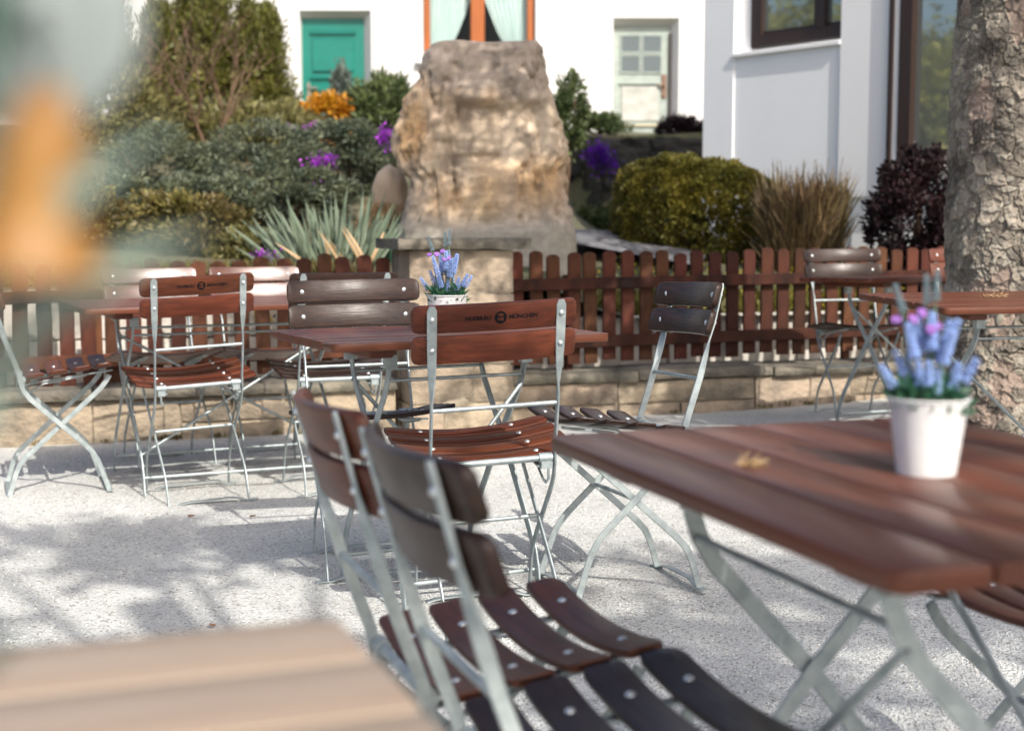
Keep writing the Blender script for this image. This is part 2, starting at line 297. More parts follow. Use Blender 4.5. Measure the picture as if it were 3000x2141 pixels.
def terrain():
    xs=np.concatenate([np.linspace(-60,-8,12),np.linspace(-7.5,7.5,76),np.linspace(8,60,12)]); os_=np.concatenate([np.linspace(.55,12,70),np.linspace(12.4,30,20),[40,60,90]])
    X,O=np.meshgrid(xs,os_); Y=7.38+.33*np.clip(X,-6,6)*(1-sm(2,7,O))+O; P=np.stack([X.ravel(),Y.ravel(),np.zeros(X.size)],1)
    Z=hz(X,Y)+((vn(P,1.3,9,3)-.5)*.12).reshape(X.shape)*sm(.6,2,O); V=np.stack([X,Y,Z],-1).reshape(-1,3); nx=len(xs)
    i,j=np.meshgrid(np.arange(len(os_)-1),np.arange(nx-1),indexing='ij'); a=(i*nx+j).ravel()
    tag(link('garden_terrain',npmesh('garden_terrain',V,np.stack([a,a+1,a+nx+1,a+nx],1),'soil',True)),kind='structure')
    mb=MB(); pts=[(.35,9.4),(.62,10.6),(1.0,12.5),(1.5,14.5),(2.2,16.2)]
    for k,(x,y) in enumerate(pts):
        pass
    V=[];F=[]
    for k in range(25):
        t=k/24*(len(pts)-1); i=min(int(t),len(pts)-2); f=t-i; x=pts[i][0]*(1-f)+pts[i+1][0]*f; y=pts[i][1]*(1-f)+pts[i+1][1]*f
        for w in (-.1,.9): V.append((x+w,y,float(hz(np.array(x+w),np.array(y)))+.07))
    F=[(2*k,2*k+1,2*k+3,2*k+2) for k in range(24)]
    tag(link('garden_path',npmesh('garden_path',V,F,'asphalt',True)),kind='structure')
    # strip of light gravel between fence and garden bed
    V=[];F=[]
    for k in range(41):
        x=-8+16*k/40
        for o in (.30,.62): V.append((x,fy(x)+o,.225))
    tag(link('bed_strip',npmesh('bed_strip',V,[(2*k,2*k+1,2*k+3,2*k+2) for k in range(40)],'gravel')),kind='structure')
terrain()
# ---------------------------------------------------------------- stones
stone_cache={}
def stone_mesh(name,sx,sy,sz,m,seed,rough=.006,nx=None):
    # block with a rough front (-y) and rounded arrises, centred on the base of its box
    nx=nx or max(3,int(sx/.06)); nz=max(3,int(sz/.05)); e=.012
    mb=MB(); xs=np.linspace(0,1,nx+1); zs=np.linspace(0,1,nz+1); V=[]
    X,Z=np.meshgrid((xs-.5)*sx,zs*sz); P=np.stack([X.ravel(),np.zeros(X.size)+seed*1.7,Z.ravel()],1)
    nzv=(vn(P,9,seed,3)-.5)*2*rough*2
    ed=np.minimum(np.minimum((xs*sx)[None],((1-xs)*sx)[None]),np.minimum((zs*sz)[:,None],((1-zs)*sz)[:,None])).ravel()
    yf=-sy/2+nzv+np.where(ed<1e-6,e,0); jx=(vn(P,14,seed+5,2)-.5)*rough*1.2; jz=(vn(P,14,seed+8,2)-.5)*rough*1.2
    V=[(P[i,0]+jx[i],yf[i],P[i,2]+jz[i]) for i in range(len(P))]; w=nx+1; F=[]
    for j in range(nz):
        for i in range(nx): a=j*w+i; F.append((a,a+1,a+w+1,a+w))
    rim=[i for i in range(w)]+[j*w+nx for j in range(1,nz+1)]+[nz*w+i for i in range(nx-1,-1,-1)]+[j*w for j in range(nz-1,0,-1)]
    b=len(V); V+=[(V[i][0],sy/2,V[i][2]) for i in rim]; n=len(rim)
    for k in range(n): j=(k+1)%n; F.append((rim[j],rim[k],b+k,b+j))
    F.append(tuple(range(b,b+n)))
    mb.add(V,F); return mb.mesh(name,m,40)
def wall_of_stones(root,x0,x1,z0,z1,depth,m,rows,lens,seed,gap=.007,rough=.006):
    rg=random.Random(seed); h=(z1-z0)/rows; k=0
    for r in range(rows):
        x=x0-rg.random()*.15 if r else x0
        while x<x1-.03:
            L=rg.uniform(*lens); a=max(x,x0); e=min(x+L,x1)
            if x1-e<.1: e=x1
            split=rows==1 and rg.random()<.3
            parts=[(z0,z1)] if not split else [(z0,z0+h*.45),(z0+h*.45,z1)]
            if rows>1: parts=[(z0+r*h,z0+r*h+h)]
            for (p,q) in parts:
                if e-a>.04:
                    k+=1; me=stone_mesh('stone',e-a-gap,depth,q-p-gap,m,seed*31+k,rough); link('stone',me,root,((a+e)/2,rg.uniform(-.006,.006),p+gap/2))
            x=e
def mortar(root,x0,x1,z0,z1,d,name='mortar_core'): link(name,MB().box(x0,x1,-d/2,d/2,z0,z1).mesh(name,'mortar'),root)
FA=math.atan(.33); FL_=math.sqrt(1+.33**2)
def low_wall(label,X0,X1,seed):
    L=(X1-X0)*FL_; root=thing('stone_wall',label,'wall',(X0,fy(X0),0),(0,0,FA),'low stone walls under the picket fence')
    off=.15
    g0=float(gz(X0,fy(X0))); g1=float(gz(X1,fy(X1)))
    r2=root
    rg=random.Random(seed)
    mort=link('mortar_core',MB().box(.004,L-.004,.032,.28,-.12,.2).mesh('mortar_core','mortar'),root)
    k=0; x=0
    while x<L-.02:
        l=rg.uniform(.28,.85); e=min(x+l,L); e=L if L-e<.15 else e
        parts=[(-.06,.205)] if rg.random()<.55 else [(-.06,.08),(.08,.205)]
        for p,q in parts:
            sub=[(x,e)] if (len(parts)==1 or rg.random()<.5) else [(x,x+(e-x)*.45),(x+(e-x)*.45,e)]
            for a,b in sub:
                k+=1; link('stone',stone_mesh('stone',b-a-.011,.2,q-p-.011,'sandstone',seed*31+k,.010),root,((a+b)/2,.1+rg.uniform(-.009,.009),p+.004))
        x=e
    x=0
    while x<L-.02:
        l=rg.uniform(.5,.95); e=min(x+l,L); e=L if L-e<.2 else e; k+=1
        link('capstone',stone_mesh('capstone',e-x-.009,.34,.052,'capstone',seed*57+k,.007),root,((x+e)/2,.135+rg.uniform(-.008,.008),.207+rg.uniform(-.003,.003)),(0,rg.uniform(-.006,.006),0)); x=e
    return root
low_wall('low stone wall with grey capstones under the fence left of the pillar',-3.4,-.585,3)
low_wall('low stone wall with grey capstones under the fence right of the pillar',-.03,3.9,5)
# ---------------------------------------------------------------- picket fences
def picket_mesh(h):
    w=.071; t=.02; pts=[(-w/2,0),(w/2,0),(w/2,h-.022)]+[(w/2*math.cos(a),h-.022+.022*math.sin(a)) for a in np.linspace(.3,math.pi-.3,7)]+[(-w/2,h-.022)]
    n=len(pts); V=[(x,-t/2,z) for x,z in pts]+[(x,t/2,z) for x,z in pts]; F=[tuple(range(n)),tuple(range(2*n-1,n-1,-1))]+[((i+1)%n,i,n+i,n+(i+1)%n) for i in range(n)]
    return MB().add(V,F).mesh('picket','fence_wood')
PK=[picket_mesh(.585+.006*i) for i in range(4)]
def fence(label,X0,X1,seed):
    rg=random.Random(seed); L=(X1-X0)*FL_; slope=.011/FL_
    root=thing('picket_fence',label,'fence',(X0,fy(X0)+.16,.885+.011*X0),(0,-math.atan(slope)*1,FA),'brown picket fences on the low stone wall')
    x=.05
    while x<L-.02:
        link('picket',rg.choice(PK),root,(x,.012+rg.uniform(-.002,.002),-.592+rg.uniform(-.011,.011)),(rg.uniform(-.012,.012),rg.uniform(-.02,.02),rg.uniform(-.05,.05))); x+=.1055+rg.uniform(-.003,.003)
    for z0,z1 in ((-.197,-.135),(-.512,-.448)):
        link('rail',MB().box(0,L,-.042,-.001,z0,z1,.004).mesh('rail','fence_wood'),root)
    for xx in (.35,L*.5,L-.35): link('fence_post',MB().box(xx-.02,xx+.02,.026,.066,-.64,-.12,.003).mesh('fence_post','fence_wood'),root)
    return root
fence('brown wooden picket fence left of the stone pillar',-3.4,-.62,11)
fence('brown wooden picket fence right of the stone pillar',-.02,3.9,12)
# pale bed-edging wall seen through the pickets
def bed_wall(label,X0,X1,z1,seed):
    L=(X1-X0)*FL_; root=thing('garden_wall',label,'wall',(X0,fy(X0)+.66,0),(0,0,FA),'pale stone edging walls of the garden beds')
    link('mortar_core',MB().box(0,L,-.02,.12,.1,z1-.02).mesh('mortar_core','mortar'),root)
    rg=random.Random(seed); rows=2; h=(z1-.2)/rows; k=0
    for r in range(rows):
        x=-.2*r
        while x<L:
            l=rg.uniform(.3,.6); a=max(0,x); e=min(L,x+l); k+=1
            if e-a>.05: link('stone',stone_mesh('stone',e-a-.012,.12,h-.012,'pale_stone',seed*13+k,.01),root,((a+e)/2,-.0+rg.uniform(-.012,.012),.2+r*h))
            x+=l
bed_wall('pale limestone edging of the raised bed behind the left fence',-3.4,-.1,.72,21)
bed_wall('pale limestone edging of the lawn behind the right fence',.05,3.9,.52,22)
# ---------------------------------------------------------------- pillar
pl=thing('stone_pillar','square sandstone pillar with flat grey top slab between the two fences','pillar',(-.31,7.33,0),(0,0,FA))
def pillar():
    w,d=.55,.40
    link('mortar_core',MB().box(-w/2+.016,w/2-.016,-d/2+.016,d/2-.016,-.1,.91).mesh('mortar_core','mortar'),pl)
    rows=[(-.08,.14,.32),(.14,.33,.6),(.33,.52,.42),(.52,.69,.55),(.69,.912,.5)]; k=0
    for z0,z1,sp in rows:
        for side in range(4):
            if side%2==0:
                y=-d/2+.06 if side==0 else d/2-.06
                for a,b in ((-w/2,-w/2+w*sp),(-w/2+w*sp,w/2)):
                    k+=1; link('stone',stone_mesh('stone',b-a-.009,.12,z1-z0-.009,'sandstone',300+k,.008),pl,((a+b)/2,y,z0+.004),(0,0,0 if side==0 else math.pi))
            else:
                k+=1; sx=-1 if side==1 else 1
                link('stone',stone_mesh('stone',d-.245,.12,z1-z0-.009,'sandstone',300+k,.008),pl,(sx*(w/2-.06),0,z0+.004),(0,0,-math.pi/2 if sx<0 else math.pi/2))
    link('top_slab',stone_mesh('top_slab',.69,.5,.052,'capstone',77,.009),pl,(0,0,.916))
pillar()
# ---------------------------------------------------------------- memorial rock
def rock():
    Lp=[(.35,-.80),(.75,-.78),(.95,-.77),(1.06,-.70),(1.22,-.645),(1.32,-.64),(1.38,-.71),(1.5,-.75),(1.62,-.745),(1.70,-.70),(1.82,-.67),(1.9,-.60),(1.95,-.585),(2.02,-.565),(2.1,-.545),(2.15,-.50)]
    Rp=[(.35,.42),(.75,.41),(.95,.405),(1.1,.375),(1.24,.34),(1.3,.345),(1.36,.33),(1.45,.355),(1.6,.34),(1.72,.30),(1.82,.255),(1.9,.22),(1.98,.205),(2.05,.195),(2.12,.19),(2.15,.165)]
    nz,na=150,220; z=np.linspace(.35,2.15,nz); xl=np.interp(z,*zip(*Lp)); xr=np.interp(z,*zip(*Rp)); a=np.linspace(0,2*np.pi,na,endpoint=False)
    ca,sa=np.cos(a),np.sin(a); e=.45; cx=np.sign(ca)*np.abs(ca)**e; cy=np.sign(sa)*np.abs(sa)**e
    X=((xl+xr)/2)[:,None]+((xr-xl)/2)[:,None]*cx[None]; dep=np.interp(z,[.35,1.0,1.3,2.0,2.15],[.42,.40,.35,.29,.24]); Y=9.05+dep[:,None]*cy[None]; Z=np.repeat(z[:,None],na,1)
    P=np.stack([X,Y,Z],-1).reshape(-1,3); N=np.stack([np.repeat(ca[None],nz,0),np.repeat(sa[None],nz,0),np.zeros((nz,na))],-1).reshape(-1,3)
    zz=P[:,2]; up=sm(.98,1.1,zz)
    f1=vn(P*[1,1,1.15],4.2,41,5)-.5; f2=vn(P*[1,1,1.2],12,43,4)-.5; led=np.abs(vn(P*[.9,.9,1.3],4,47,3)-.5)
    f3=np.abs(vn(P*[2.2,2.2,.55],3.3,49,4)-.5); f4=vn(P,30,50,3)-.5; d=(.06*f1+.04*f2+.028*f4-.7*np.maximum(0,.06-f3)-.05*np.maximum(0,.08-led)*2)*up+.012*(vn(P,9,44,3)-.5)
    # carved recess with a raised vertical rib on the front
    fr=(P[:,1]<8.9); rx=P[:,0]; rec=sm(-.42,-.36,rx)*(1-sm(.18,.26,rx))*sm(1.0,1.06,zz)*(1-sm(1.72,1.82,zz)); rib=np.exp(-((rx+.14)/.035)**2)*sm(1.05,1.1,zz)*(1-sm(1.84,1.9,zz))
    d=d+np.where(fr,-.07*rec+.07*rib,0)
    P2=P+N*d[:,None]; P2[:,2]+= .05*(vn(P,6,51,3)-.5)*sm(1.9,2.1,zz)
    och=np.array([.56,.37,.20]); gry=np.array([.40,.33,.265]); pale=np.array([.60,.48,.35]); dk=np.array([.15,.12,.095]); con=np.array([.40,.365,.305])
    t=np.clip((vn(P,3.2,61,4)-.32)*3,0,1)[:,None]; c=och*(1-t)+pale*t
    g=np.clip(sm(1.70,2.0,zz)*.75+np.clip((vn(P,2.6,62,4)-.5)*3,0,.8)*(zz>1.0)-rib*.9,0,1)[:,None]; c=c*(1-g)+gry*g
    st=np.exp(-((rx+.36+.06*(vn(P,3,66)-.5))/.07)**2)*sm(1.05,1.2,zz)*(1-sm(1.75,1.9,zz))*np.clip(vn(P*[3,1,1],5,63,3)*1.9-.3,0,1); c=c*(1-.8*st[:,None])+dk*.8*st[:,None]
    sp=np.clip((vn(P,11,64,3)-.60)*6,0,.45)[:,None]; c=c*(1-sp)+dk*sp
    rb=(rib*fr*.8)[:,None]; c=c*(1-rb)+np.array([.60,.42,.24])*rb
    b=(1-sm(.98,1.16,zz+.06*(vn(P,6,65,2)-.5)))[:,None]; c=c*(1-b)+con*b
    i,j=np.meshgrid(np.arange(nz-1),np.arange(na),indexing='ij'); q=np.stack([i*na+j,i*na+(j+1)%na,(i+1)*na+(j+1)%na,(i+1)*na+j],-1).reshape(-1,4)
    top=P2[-na:].mean(0)+[0,0,.02]; nv=len(P2); P2=np.vstack([P2,top]); c=np.vstack([c,gry])
    tri=np.stack([np.full(na,nv),np.full(na,nv),(nz-1)*na+np.arange(na),(nz-1)*na+(np.arange(na)+1)%na],1)
    me=bpy.data.meshes.new('rock'); me.from_pydata(P2.tolist(),[],q.tolist()+[(nv,int(r[2]),int(r[3])) for r in tri]); me.materials.append(M['rock_surface']); me.update(); me.shade_smooth()
    at=me.color_attributes.new('tone','FLOAT_COLOR','POINT'); at.data.foreach_set('color',np.hstack([c,np.ones((len(c),1))]).astype(np.float32).ravel())
    tag(link('memorial_rock',me),'tall weathered ochre rock with carved vertical rib on pale plinth behind the pillar','rock')
rock()
def boulder(name,label,c,r,m,seed,n=18,cat='stone'):
    th=np.linspace(0,np.pi,n); ph=np.linspace(0,2*np.pi,2*n,endpoint=False); T,Pp=np.meshgrid(th,ph,indexing='ij'); P=np.stack([np.sin(T)*np.cos(Pp),np.sin(T)*np.sin(Pp),np.cos(T)],-1).reshape(-1,3)
    P=np.sign(P)*np.abs(P)**.8; P=P*(1+.5*(vn(P,1.6,seed,3)-.5))[:,None]*r+c; m2=2*n; i,j=np.meshgrid(np.arange(n-1),np.arange(m2),indexing='ij')
    F=np.stack([i*m2+j,(i+1)*m2+j,(i+1)*m2+(j+1)%m2,i*m2+(j+1)%m2],-1).reshape(-1,4)
    return tag(link(name,npmesh(name,P,F,m,True)),label,cat)
boulder('garden_stone','smooth beige stone leaning beside the left foot of the tall rock',(-.80,9.35,1.2),(.115,.14,.2),'beige_stone',5)
# ---------------------------------------------------------------- house
HY=22.0
house=thing('house','long white rendered house with green and pale doors and orange framed window','house',(0,HY,2.35))
def house_build():
    ops=[(-3.22,-2.27,-.1,1.82,.13),(-1.34,.32,1.2,2.75,.04),(1.55,2.42,.0,1.71,.12)]  # x0,x1,z0,z1,splay
    D=.2; sL=.012; xs=sorted({-14.,9.}|{v for o in ops for v in (o[0]-sL,o[1]+o[4])}); zs=sorted({-1.2,4.2}|{v for o in ops for v in (o[2],o[3]+(.1 if o[4]>.05 else .03))})
    mb=MB()
    for i in range(len(xs)-1):
        for k in range(len(zs)-1):
            cx=(xs[i]+xs[i+1])/2; cz=(zs[k]+zs[k+1])/2
            if any(o[0]-sL<cx<o[1]+o[4] and o[2]<cz<o[3]+(.1 if o[4]>.05 else .03) for o in ops): continue
            mb.add([(xs[i],0,zs[k]),(xs[i+1],0,zs[k]),(xs[i+1],0,zs[k+1]),(xs[i],0,zs[k+1])],[(0,1,2,3)])
    mb.add([(-14,0,-1.2),(-14,8,-1.2),(-14,8,4.2),(-14,0,4.2)],[(0,1,2,3)]); mb.add([(9,0,-1.2),(9,8,-1.2),(9,8,4.2),(9,0,4.2)],[(3,2,1,0)]); mb.add([(-14,0,4.2),(9,0,4.2),(9,8,6.5),(-14,8,6.5)],[(0,1,2,3)])
    link('wall',mb.mesh('wall','render_white'),house)
    for (x0,x1,z0,z1,s) in ops:
        t=z1+(.1 if s>.05 else .03); r=MB(); a=(x0-sL,0);b=(x1+s,0);c=(x1,D);d=(x0,D)
        r.add([(a[0],0,z0),(a[0],0,t),(x0,D,z1),(x0,D,z0)],[(3,2,1,0)]); r.add([(b[0],0,z0),(b[0],0,t),(x1,D,z1),(x1,D,z0)],[(0,1,2,3)])
        r.add([(a[0],0,t),(b[0],0,t),(x1,D,z1),(x0,D,z1)],[(0,1,2,3)]); r.add([(a[0],0,z0),(b[0],0,z0),(x1,D,z0),(x0,D,z0)],[(3,2,1,0)])
        link('reveal',r.mesh('reveal','render_white'),house)
    def door(x0,x1,z0,z1,m,name): return link(name,MB().box(x0,x1,D-.02,D+.05,z0,z1).mesh(name,m),house)
    d1=door(-3.22,-2.27,-.1,1.82,'green_paint','door'); d1['label']='glossy green panelled door'
    cx=-2.745
    def panel(p,x0,x1,z0,z1,m,y=D):
        link('door_panel',MB().box(x0,x1,y-.045,y-.02,z0,z1,.012).mesh('door_panel',m),p)
    panel(d1,cx-.32,cx+.32,1.02,1.52,'green_paint'); panel(d1,cx-.32,cx+.32,.72,.84,'green_paint'); panel(d1,cx-.32,cx+.32,.1,.55,'green_paint')
    panel(d1,cx-.36,cx+.36,.90,.935,'green_paint'); panel(d1,cx-.36,cx+.36,.60,.635,'green_paint'); panel(d1,cx-.36,cx+.36,1.58,1.63,'green_paint')
    link('handle',MB().box(-3.15,-3.10,D-.05,D-.02,.62,.86,.01).box(-3.14,-2.98,D-.08,D-.055,.76,.79,.008).box(-3.14,-3.115,D-.08,D-.04,.76,.79).mesh('handle','handle_metal'),d1)
    d2=door(1.55,2.42,0,1.71,'sage_paint','door'); d2['label']='weathered pale green door with four small panes'
    for i in range(2):
        for k in range(2):
            x=1.68+i*.33; z=1.02+k*.30; link('pane',MB().box(x,x+.27,D-.03,D-.018,z,z+.24).mesh('pane','window_glass'),d2)
            link('pane_frame',MB().box(x-.02,x+.29,D-.042,D-.032,z+.24,z+.262).box(x-.02,x+.29,D-.042,D-.032,z-.024,z-.002).box(x-.022,x-.002,D-.0415,D-.032,z,z+.24).box(x+.272,x+.292,D-.0415,D-.032,z,z+.24).mesh('pane_frame','sage_paint'),d2)
    link('door_panel',MB().box(1.68,2.26,D-.04,D-.02,.27,.80,.012).mesh('door_panel','pale_panel'),d2); link('moulding',MB().box(1.64,2.30,D-.055,D-.02,.19,.225,.006).mesh('moulding','ochre_edge'),d2); link('moulding',MB().box(1.64,2.30,D-.055,D-.02,.83,.855,.006).mesh('moulding','sage_paint'),d2)
    link('handle',MB().box(2.30,2.37,D-.05,D-.02,.62,.98,.012).box(2.24,2.36,D-.09,D-.06,.80,.83,.008).mesh('handle','rust_metal'),d2)
    link('door_gap_shade',MB().box(2.405,2.44,D-.06,D-.03,0,1.6).mesh('door_gap_shade','brown_frame'),d2)  # dark strip, its colour painting the shade in the gap right of the door
    w=link('window',MB().box(-1.34,-1.25,.02,.12,1.2,2.75,.01).box(.23,.32,.02,.12,1.2,2.75,.01).box(-1.249,.229,.02,.12,1.2,1.3,.01).box(-1.249,.229,.02,.12,2.65,2.75,.01).box(-.63,-.42,.0,.12,1.301,2.649,.012).mesh('window','orange_wood'),house); w['label']='orange brown wooden casement frame'
    for a,b in ((-1.249,-.631),(-.419,.229)):
        link('pane',MB().box(a,b,.06,.066,1.301,2.649).mesh('pane','clear_glass'),w)
    link('dark_interior',MB().box(-1.3,.28,1.4,1.45,1.1,2.9).box(-1.34,-1.3,.45,1.45,1.1,2.9).box(.28,.32,.45,1.45,1.1,2.9).mesh('dark_interior','dark_room'),w)
    for s,a,b in ((1,-1.249,-.631),(-1,-.419,.229)):
        V=[];F=[]; n=40
        for k in range(14):
            z=1.25+1.4*k/13; t=max(0,(z-1.40)/.72); fr=min(1,.50+.50*t**.8)
            for i in range(n+1):
                u=i/n*fr; x=a+u*(b-a) if s>0 else b-u*(b-a); V.append((x,.17+.018*math.sin(i*1.35),z))
        for k in range(13):
            for i in range(n): q=k*(n+1)+i; F.append((q,q+1,q+n+2,q+n+1))
        link('curtain',npmesh('curtain',V,F,'curtain',True),w)
    link('sill',MB().box(-1.45,.43,-.12,.02,1.12,1.198,.01).mesh('sill','render_trim'),house)
house_build()
# retaining wall below the house
rw=thing('retaining_wall','dark mossy boulder retaining wall below the pale green door','wall',(.2,17.0,0))
def ret_wall():
    rg=random.Random(4); k=0
    link('earth_core',MB().box(-9,6,.15,.3,.4,2.05).mesh('earth_core','dark_stone'),rw)
    for r in range(3):
        x=-.3
        while x<3.4:
            l=rg.uniform(.5,1.0); k+=1; link('stone',stone_mesh('stone',l-.02,.4,.44,'dark_stone',900+k,.05,9),rw,(x+l/2,.05+rg.uniform(-.06,.06)+.05*r,.72+r*.45)); x+=l
ret_wall()
# ---------------------------------------------------------------- modern building on the right
BD=Vector((.62,-.785)).normalized(); BO=Vector((1.575,11.8)); BA=math.atan2(BD.y,BD.x)
bld=thing('white_building','pale cool white modern building with brown framed windows on the right','building',(BO.x,BO.y,0),(0,0,BA))
def building():
    # local x along the facade towards the viewer, local -y outward
    def B(name,m,*b,parent=bld,c=0): return link(name,MB().box(*b,c).mesh(name,m),parent)
    B('wall','render_cool',0,.328,-.012,3.0,.2,6); B('wall_panel','render_cool',.329,1.40,0.0,.2,.2,2.36); B('wall_panel','render_cool',.329,1.40,.003,.2,3.6,6)
    B('pilaster','render_trim',1.401,1.85,-.02,.3,1.24,6); B('plinth','render_cool',1.53,1.87,-.004,.298,.2,1.238); B('plinth','render_cool',1.40,1.529,.02,.298,.2,1.2385); B('wall_base','render_cool',1.871,6,-.006,.3,.2,1.40); B('wall_top','render_cool',1.851,6,-.012,.3,3.9,6)
    B('wall_end','render_cool',3.7,6,-.011,.3,1.401,3.899)
    B('sill','render_trim',.32,1.399,-.03,.06,2.361,2.395,c=.004)
    w=B('window','brown_frame',.45,.555,.05,.15,2.43,3.59)
    for b in ((.556,1.40,.05,.15,2.43,2.52),(.556,1.40,.05,.15,3.50,3.59),(1.09,1.19,.045,.149,2.521,3.499),(.556,1.40,.08,.14,2.5205,2.55)): B('window_frame','brown_frame',*b,parent=w)
    B('jamb','render_trim',.329,.449,.06,.2,2.396,3.599)
    B('pane','window_glass',.555,1.095,.09,.1,2.54,3.5,parent=w); B('pane','window_glass',1.185,1.40,.09,.1,2.54,3.5,parent=w)
    w2=B('window','brown_frame',1.852,1.885,-.05,.1,1.45,3.89)
    B('window_frame','render_trim',1.886,1.935,-.03,.1,1.45,3.89,parent=w2); B('window_frame','brown_frame',1.936,2.04,-.04,.1,1.45,3.89,parent=w2); B('window_frame','brown_frame',2.041,3.4,-.04,.1,1.45,1.56,parent=w2); B('window_frame','brown_frame',3.4,3.5,-.04,.1,1.45,3.89,parent=w2)
    B('pane','window_glass',2.04,3.4,.02,.03,1.56,3.89,parent=w2)
    B('sill','render_trim',1.852,3.6,-.08,.1,1.401,1.447,c=.004)
    B('roof','brown_frame',-.2,6.2,-.1,3.2,6.001,6.2)
building()
# ---------------------------------------------------------------- vegetation
def leaves(name,C,N,size,m,asp=2.2,seed=1,up=0.):
    """C centres (n,3), N outward dirs; makes one folded leaf per centre"""
    n=len(C); rg=np.random.default_rng(seed); d=N+rg.normal(0,.55,(n,3)); d[:,2]+=up; d/=np.linalg.norm(d,axis=1,keepdims=True)+1e-9
    s=np.cross(d,rg.normal(0,1,(n,3))); s/=np.linalg.norm(s,axis=1,keepdims=True)+1e-9; k=np.cross(d,s); L=size*(.6+.8*rg.random((n,1))); w=L/asp/2
    V=np.stack([C,C+d*L*.45+s*w+k*w*.3,C+d*L,C+d*L*.45-s*w+k*w*.3],1).reshape(-1,3); F=np.arange(4*n).reshape(n,4)
    return npmesh(name,V,F,m)
def crown(n,c,r,seed,shape='ell',clump=40,cl=.22,shell=.55,flat=1.):
    rg=np.random.default_rng(seed); c=np.array(c);r=np.array(r)
    d=rg.normal(0,1,(clump,3)); d/=np.linalg.norm(d,axis=1,keepdims=True); rad=(shell+(1-shell)*rg.random((clump,1)))
    if shape=='cone':
        h=rg.random(clump)**.8; a=rg.random(clump)*6.283; q=(1-h)**.7*(.75+.25*rg.random(clump)); K=np.stack([np.cos(a)*q,np.sin(a)*q,h*2-1],1)
    elif shape=='box': K=np.sign(d)*np.abs(d)**.55*(.86+.14*rg.random((clump,1)))
    elif shape=='dome': d[:,2]=np.abs(d[:,2])*1.1-.12; K=d*rad
    else: K=d*rad
    idx=rg.integers(0,clump,n); off=rg.normal(0,1,(n,3)); off/=np.linalg.norm(off,axis=1,keepdims=True); off*=(rg.random((n,1))**.5)*cl*(.6+.8*rg.random((clump,1))[idx])*[1,1,flat]
    P=K[idx]+off; N=off/cl*.6+K[idx]*.8; return c+P*r, N
def plant(name,label,cat,base,c,r,n,size,m,seed,shape='ell',clump=40,cl=.25,asp=2.2,up=0.,group=None,trunk=.03,shell=.5,kid='foliage',flat=1.):
    t=thing(name,label,cat,base,group=group); b=np.array(base); C,N=crown(n,np.array(c)-b,r,seed,shape,clump,cl,shell,flat); link(kid,leaves(kid,C,N,size,m,asp,seed,up),t)
    mb=MB(); rg=random.Random(seed); cc=Vector(np.array(c)-b)
    mb.tube([(0,0,-.1),cc*.5,cc],[trunk,trunk*.7,trunk*.4],6)
    for k in range(5):
        d=Vector((rg.uniform(-1,1)*r[0]*.7,rg.uniform(-1,1)*r[1]*.7,rg.uniform(-.2,.7)*r[2])); mb.tube([cc*.25,cc*.6+d*.5,cc+d],[trunk*.5,trunk*.35,trunk*.15],5)
    link('trunk' if cat=='tree' else 'stem',mb.mesh('stem','twig'),t); return t
arb=[(-4.15,17,3.45,.36,'dark green conifer column, leftmost and half hidden by foreground petals'),(-3.85,17.4,3.72,.34,'tall pointed conifer column behind the bare brown twigs'),(-3.47,17,3.62,.33,'slim pointed conifer column, middle of the row against the white house'),(-3.17,17.3,3.5,.30,'slim conifer column, second nearest to the green door'),(-2.88,17,3.42,.30,'dark conifer column nearest to the green door')]
for i,(x,y,zt,rr,lb) in enumerate(arb):
    zb=2.0; plant('conifer_tree',lb,'tree',(x,y,zb),(x,y,(zt+zb)/2),(rr*1.3,rr*1.3,(zt-zb)/2*1.06),9000,.08,'f_arbor',100+i,'cone',90,.30,3.2,.7,'conifer columns in front of the house',.05,kid='crown')
for i,(x,y,zt) in enumerate([(-5.3,17.2,3.5),(-4.75,17.2,3.6)]):
    plant('conifer_tree',['conifer column beyond the left edge of the row','conifer column hidden behind the foreground flower'][i],'tree',(x,y,2.0),(x,y,2.8),(.38,.38,.85),4500,.09,'f_arbor',120+i,'cone',80,.3,3.2,.7,'conifer columns in front of the house',.05,kid='crown')
jun=[((-2.55,10.6,1.0),(-2.5,10.6,1.36),(.50,.5,.42),'blue green juniper spreading at the left of the slope'),((-1.95,11.2,1.0),(-1.95,11.2,1.42),(.55,.55,.45),'blue green juniper in the middle of the slope above the low shrub'),((-1.30,11.8,1.1),(-1.35,11.8,1.55),(.55,.55,.36),'grey green juniper beside the tall rock under the purple blossom'),((-2.2,9.7,.85),(-2.15,9.7,1.12),(.45,.4,.26),'spreading juniper low on the slope behind the left fence'),((-1.55,9.9,.9),(-1.5,9.9,1.15),(.42,.4,.26),'small spreading juniper directly behind the sword leaved clump')]
for i,(b,c,r,lb) in enumerate(jun): plant('juniper_shrub',lb,'shrub',b,c,r,20000,.04,'f_juniper',200+i,'dome' if i>2 else 'ell',58,.27,3.4,.15,'junipers on the garden slope',.03,shell=.45,flat=.55)
plant('yellow_shrub','yellowish feathery twiggy shrub below the conifers beside the golden shrub','shrub',(-2.25,14.2,1.7),(-2.3,14.2,2.0),(.38,.4,.22),5000,.07,'f_yellowgreen',229,'ell',45,.3,4,.5)
plant('yellow_shrub','yellowish green feathery shrub under the bare twigs on the slope','shrub',(-2.75,13.8,1.5),(-2.72,13.8,1.88),(.62,.5,.36),7000,.075,'f_yellowgreen',230,'ell',45,.3,3,.4)
plant('yellow_shrub','pale yellowish shrub at the left behind the foreground petals','shrub',(-3.55,13.4,1.5),(-3.5,13.4,1.95),(.5,.5,.48),5500,.075,'f_yellowgreen',231,'ell',45,.3,3,.4)
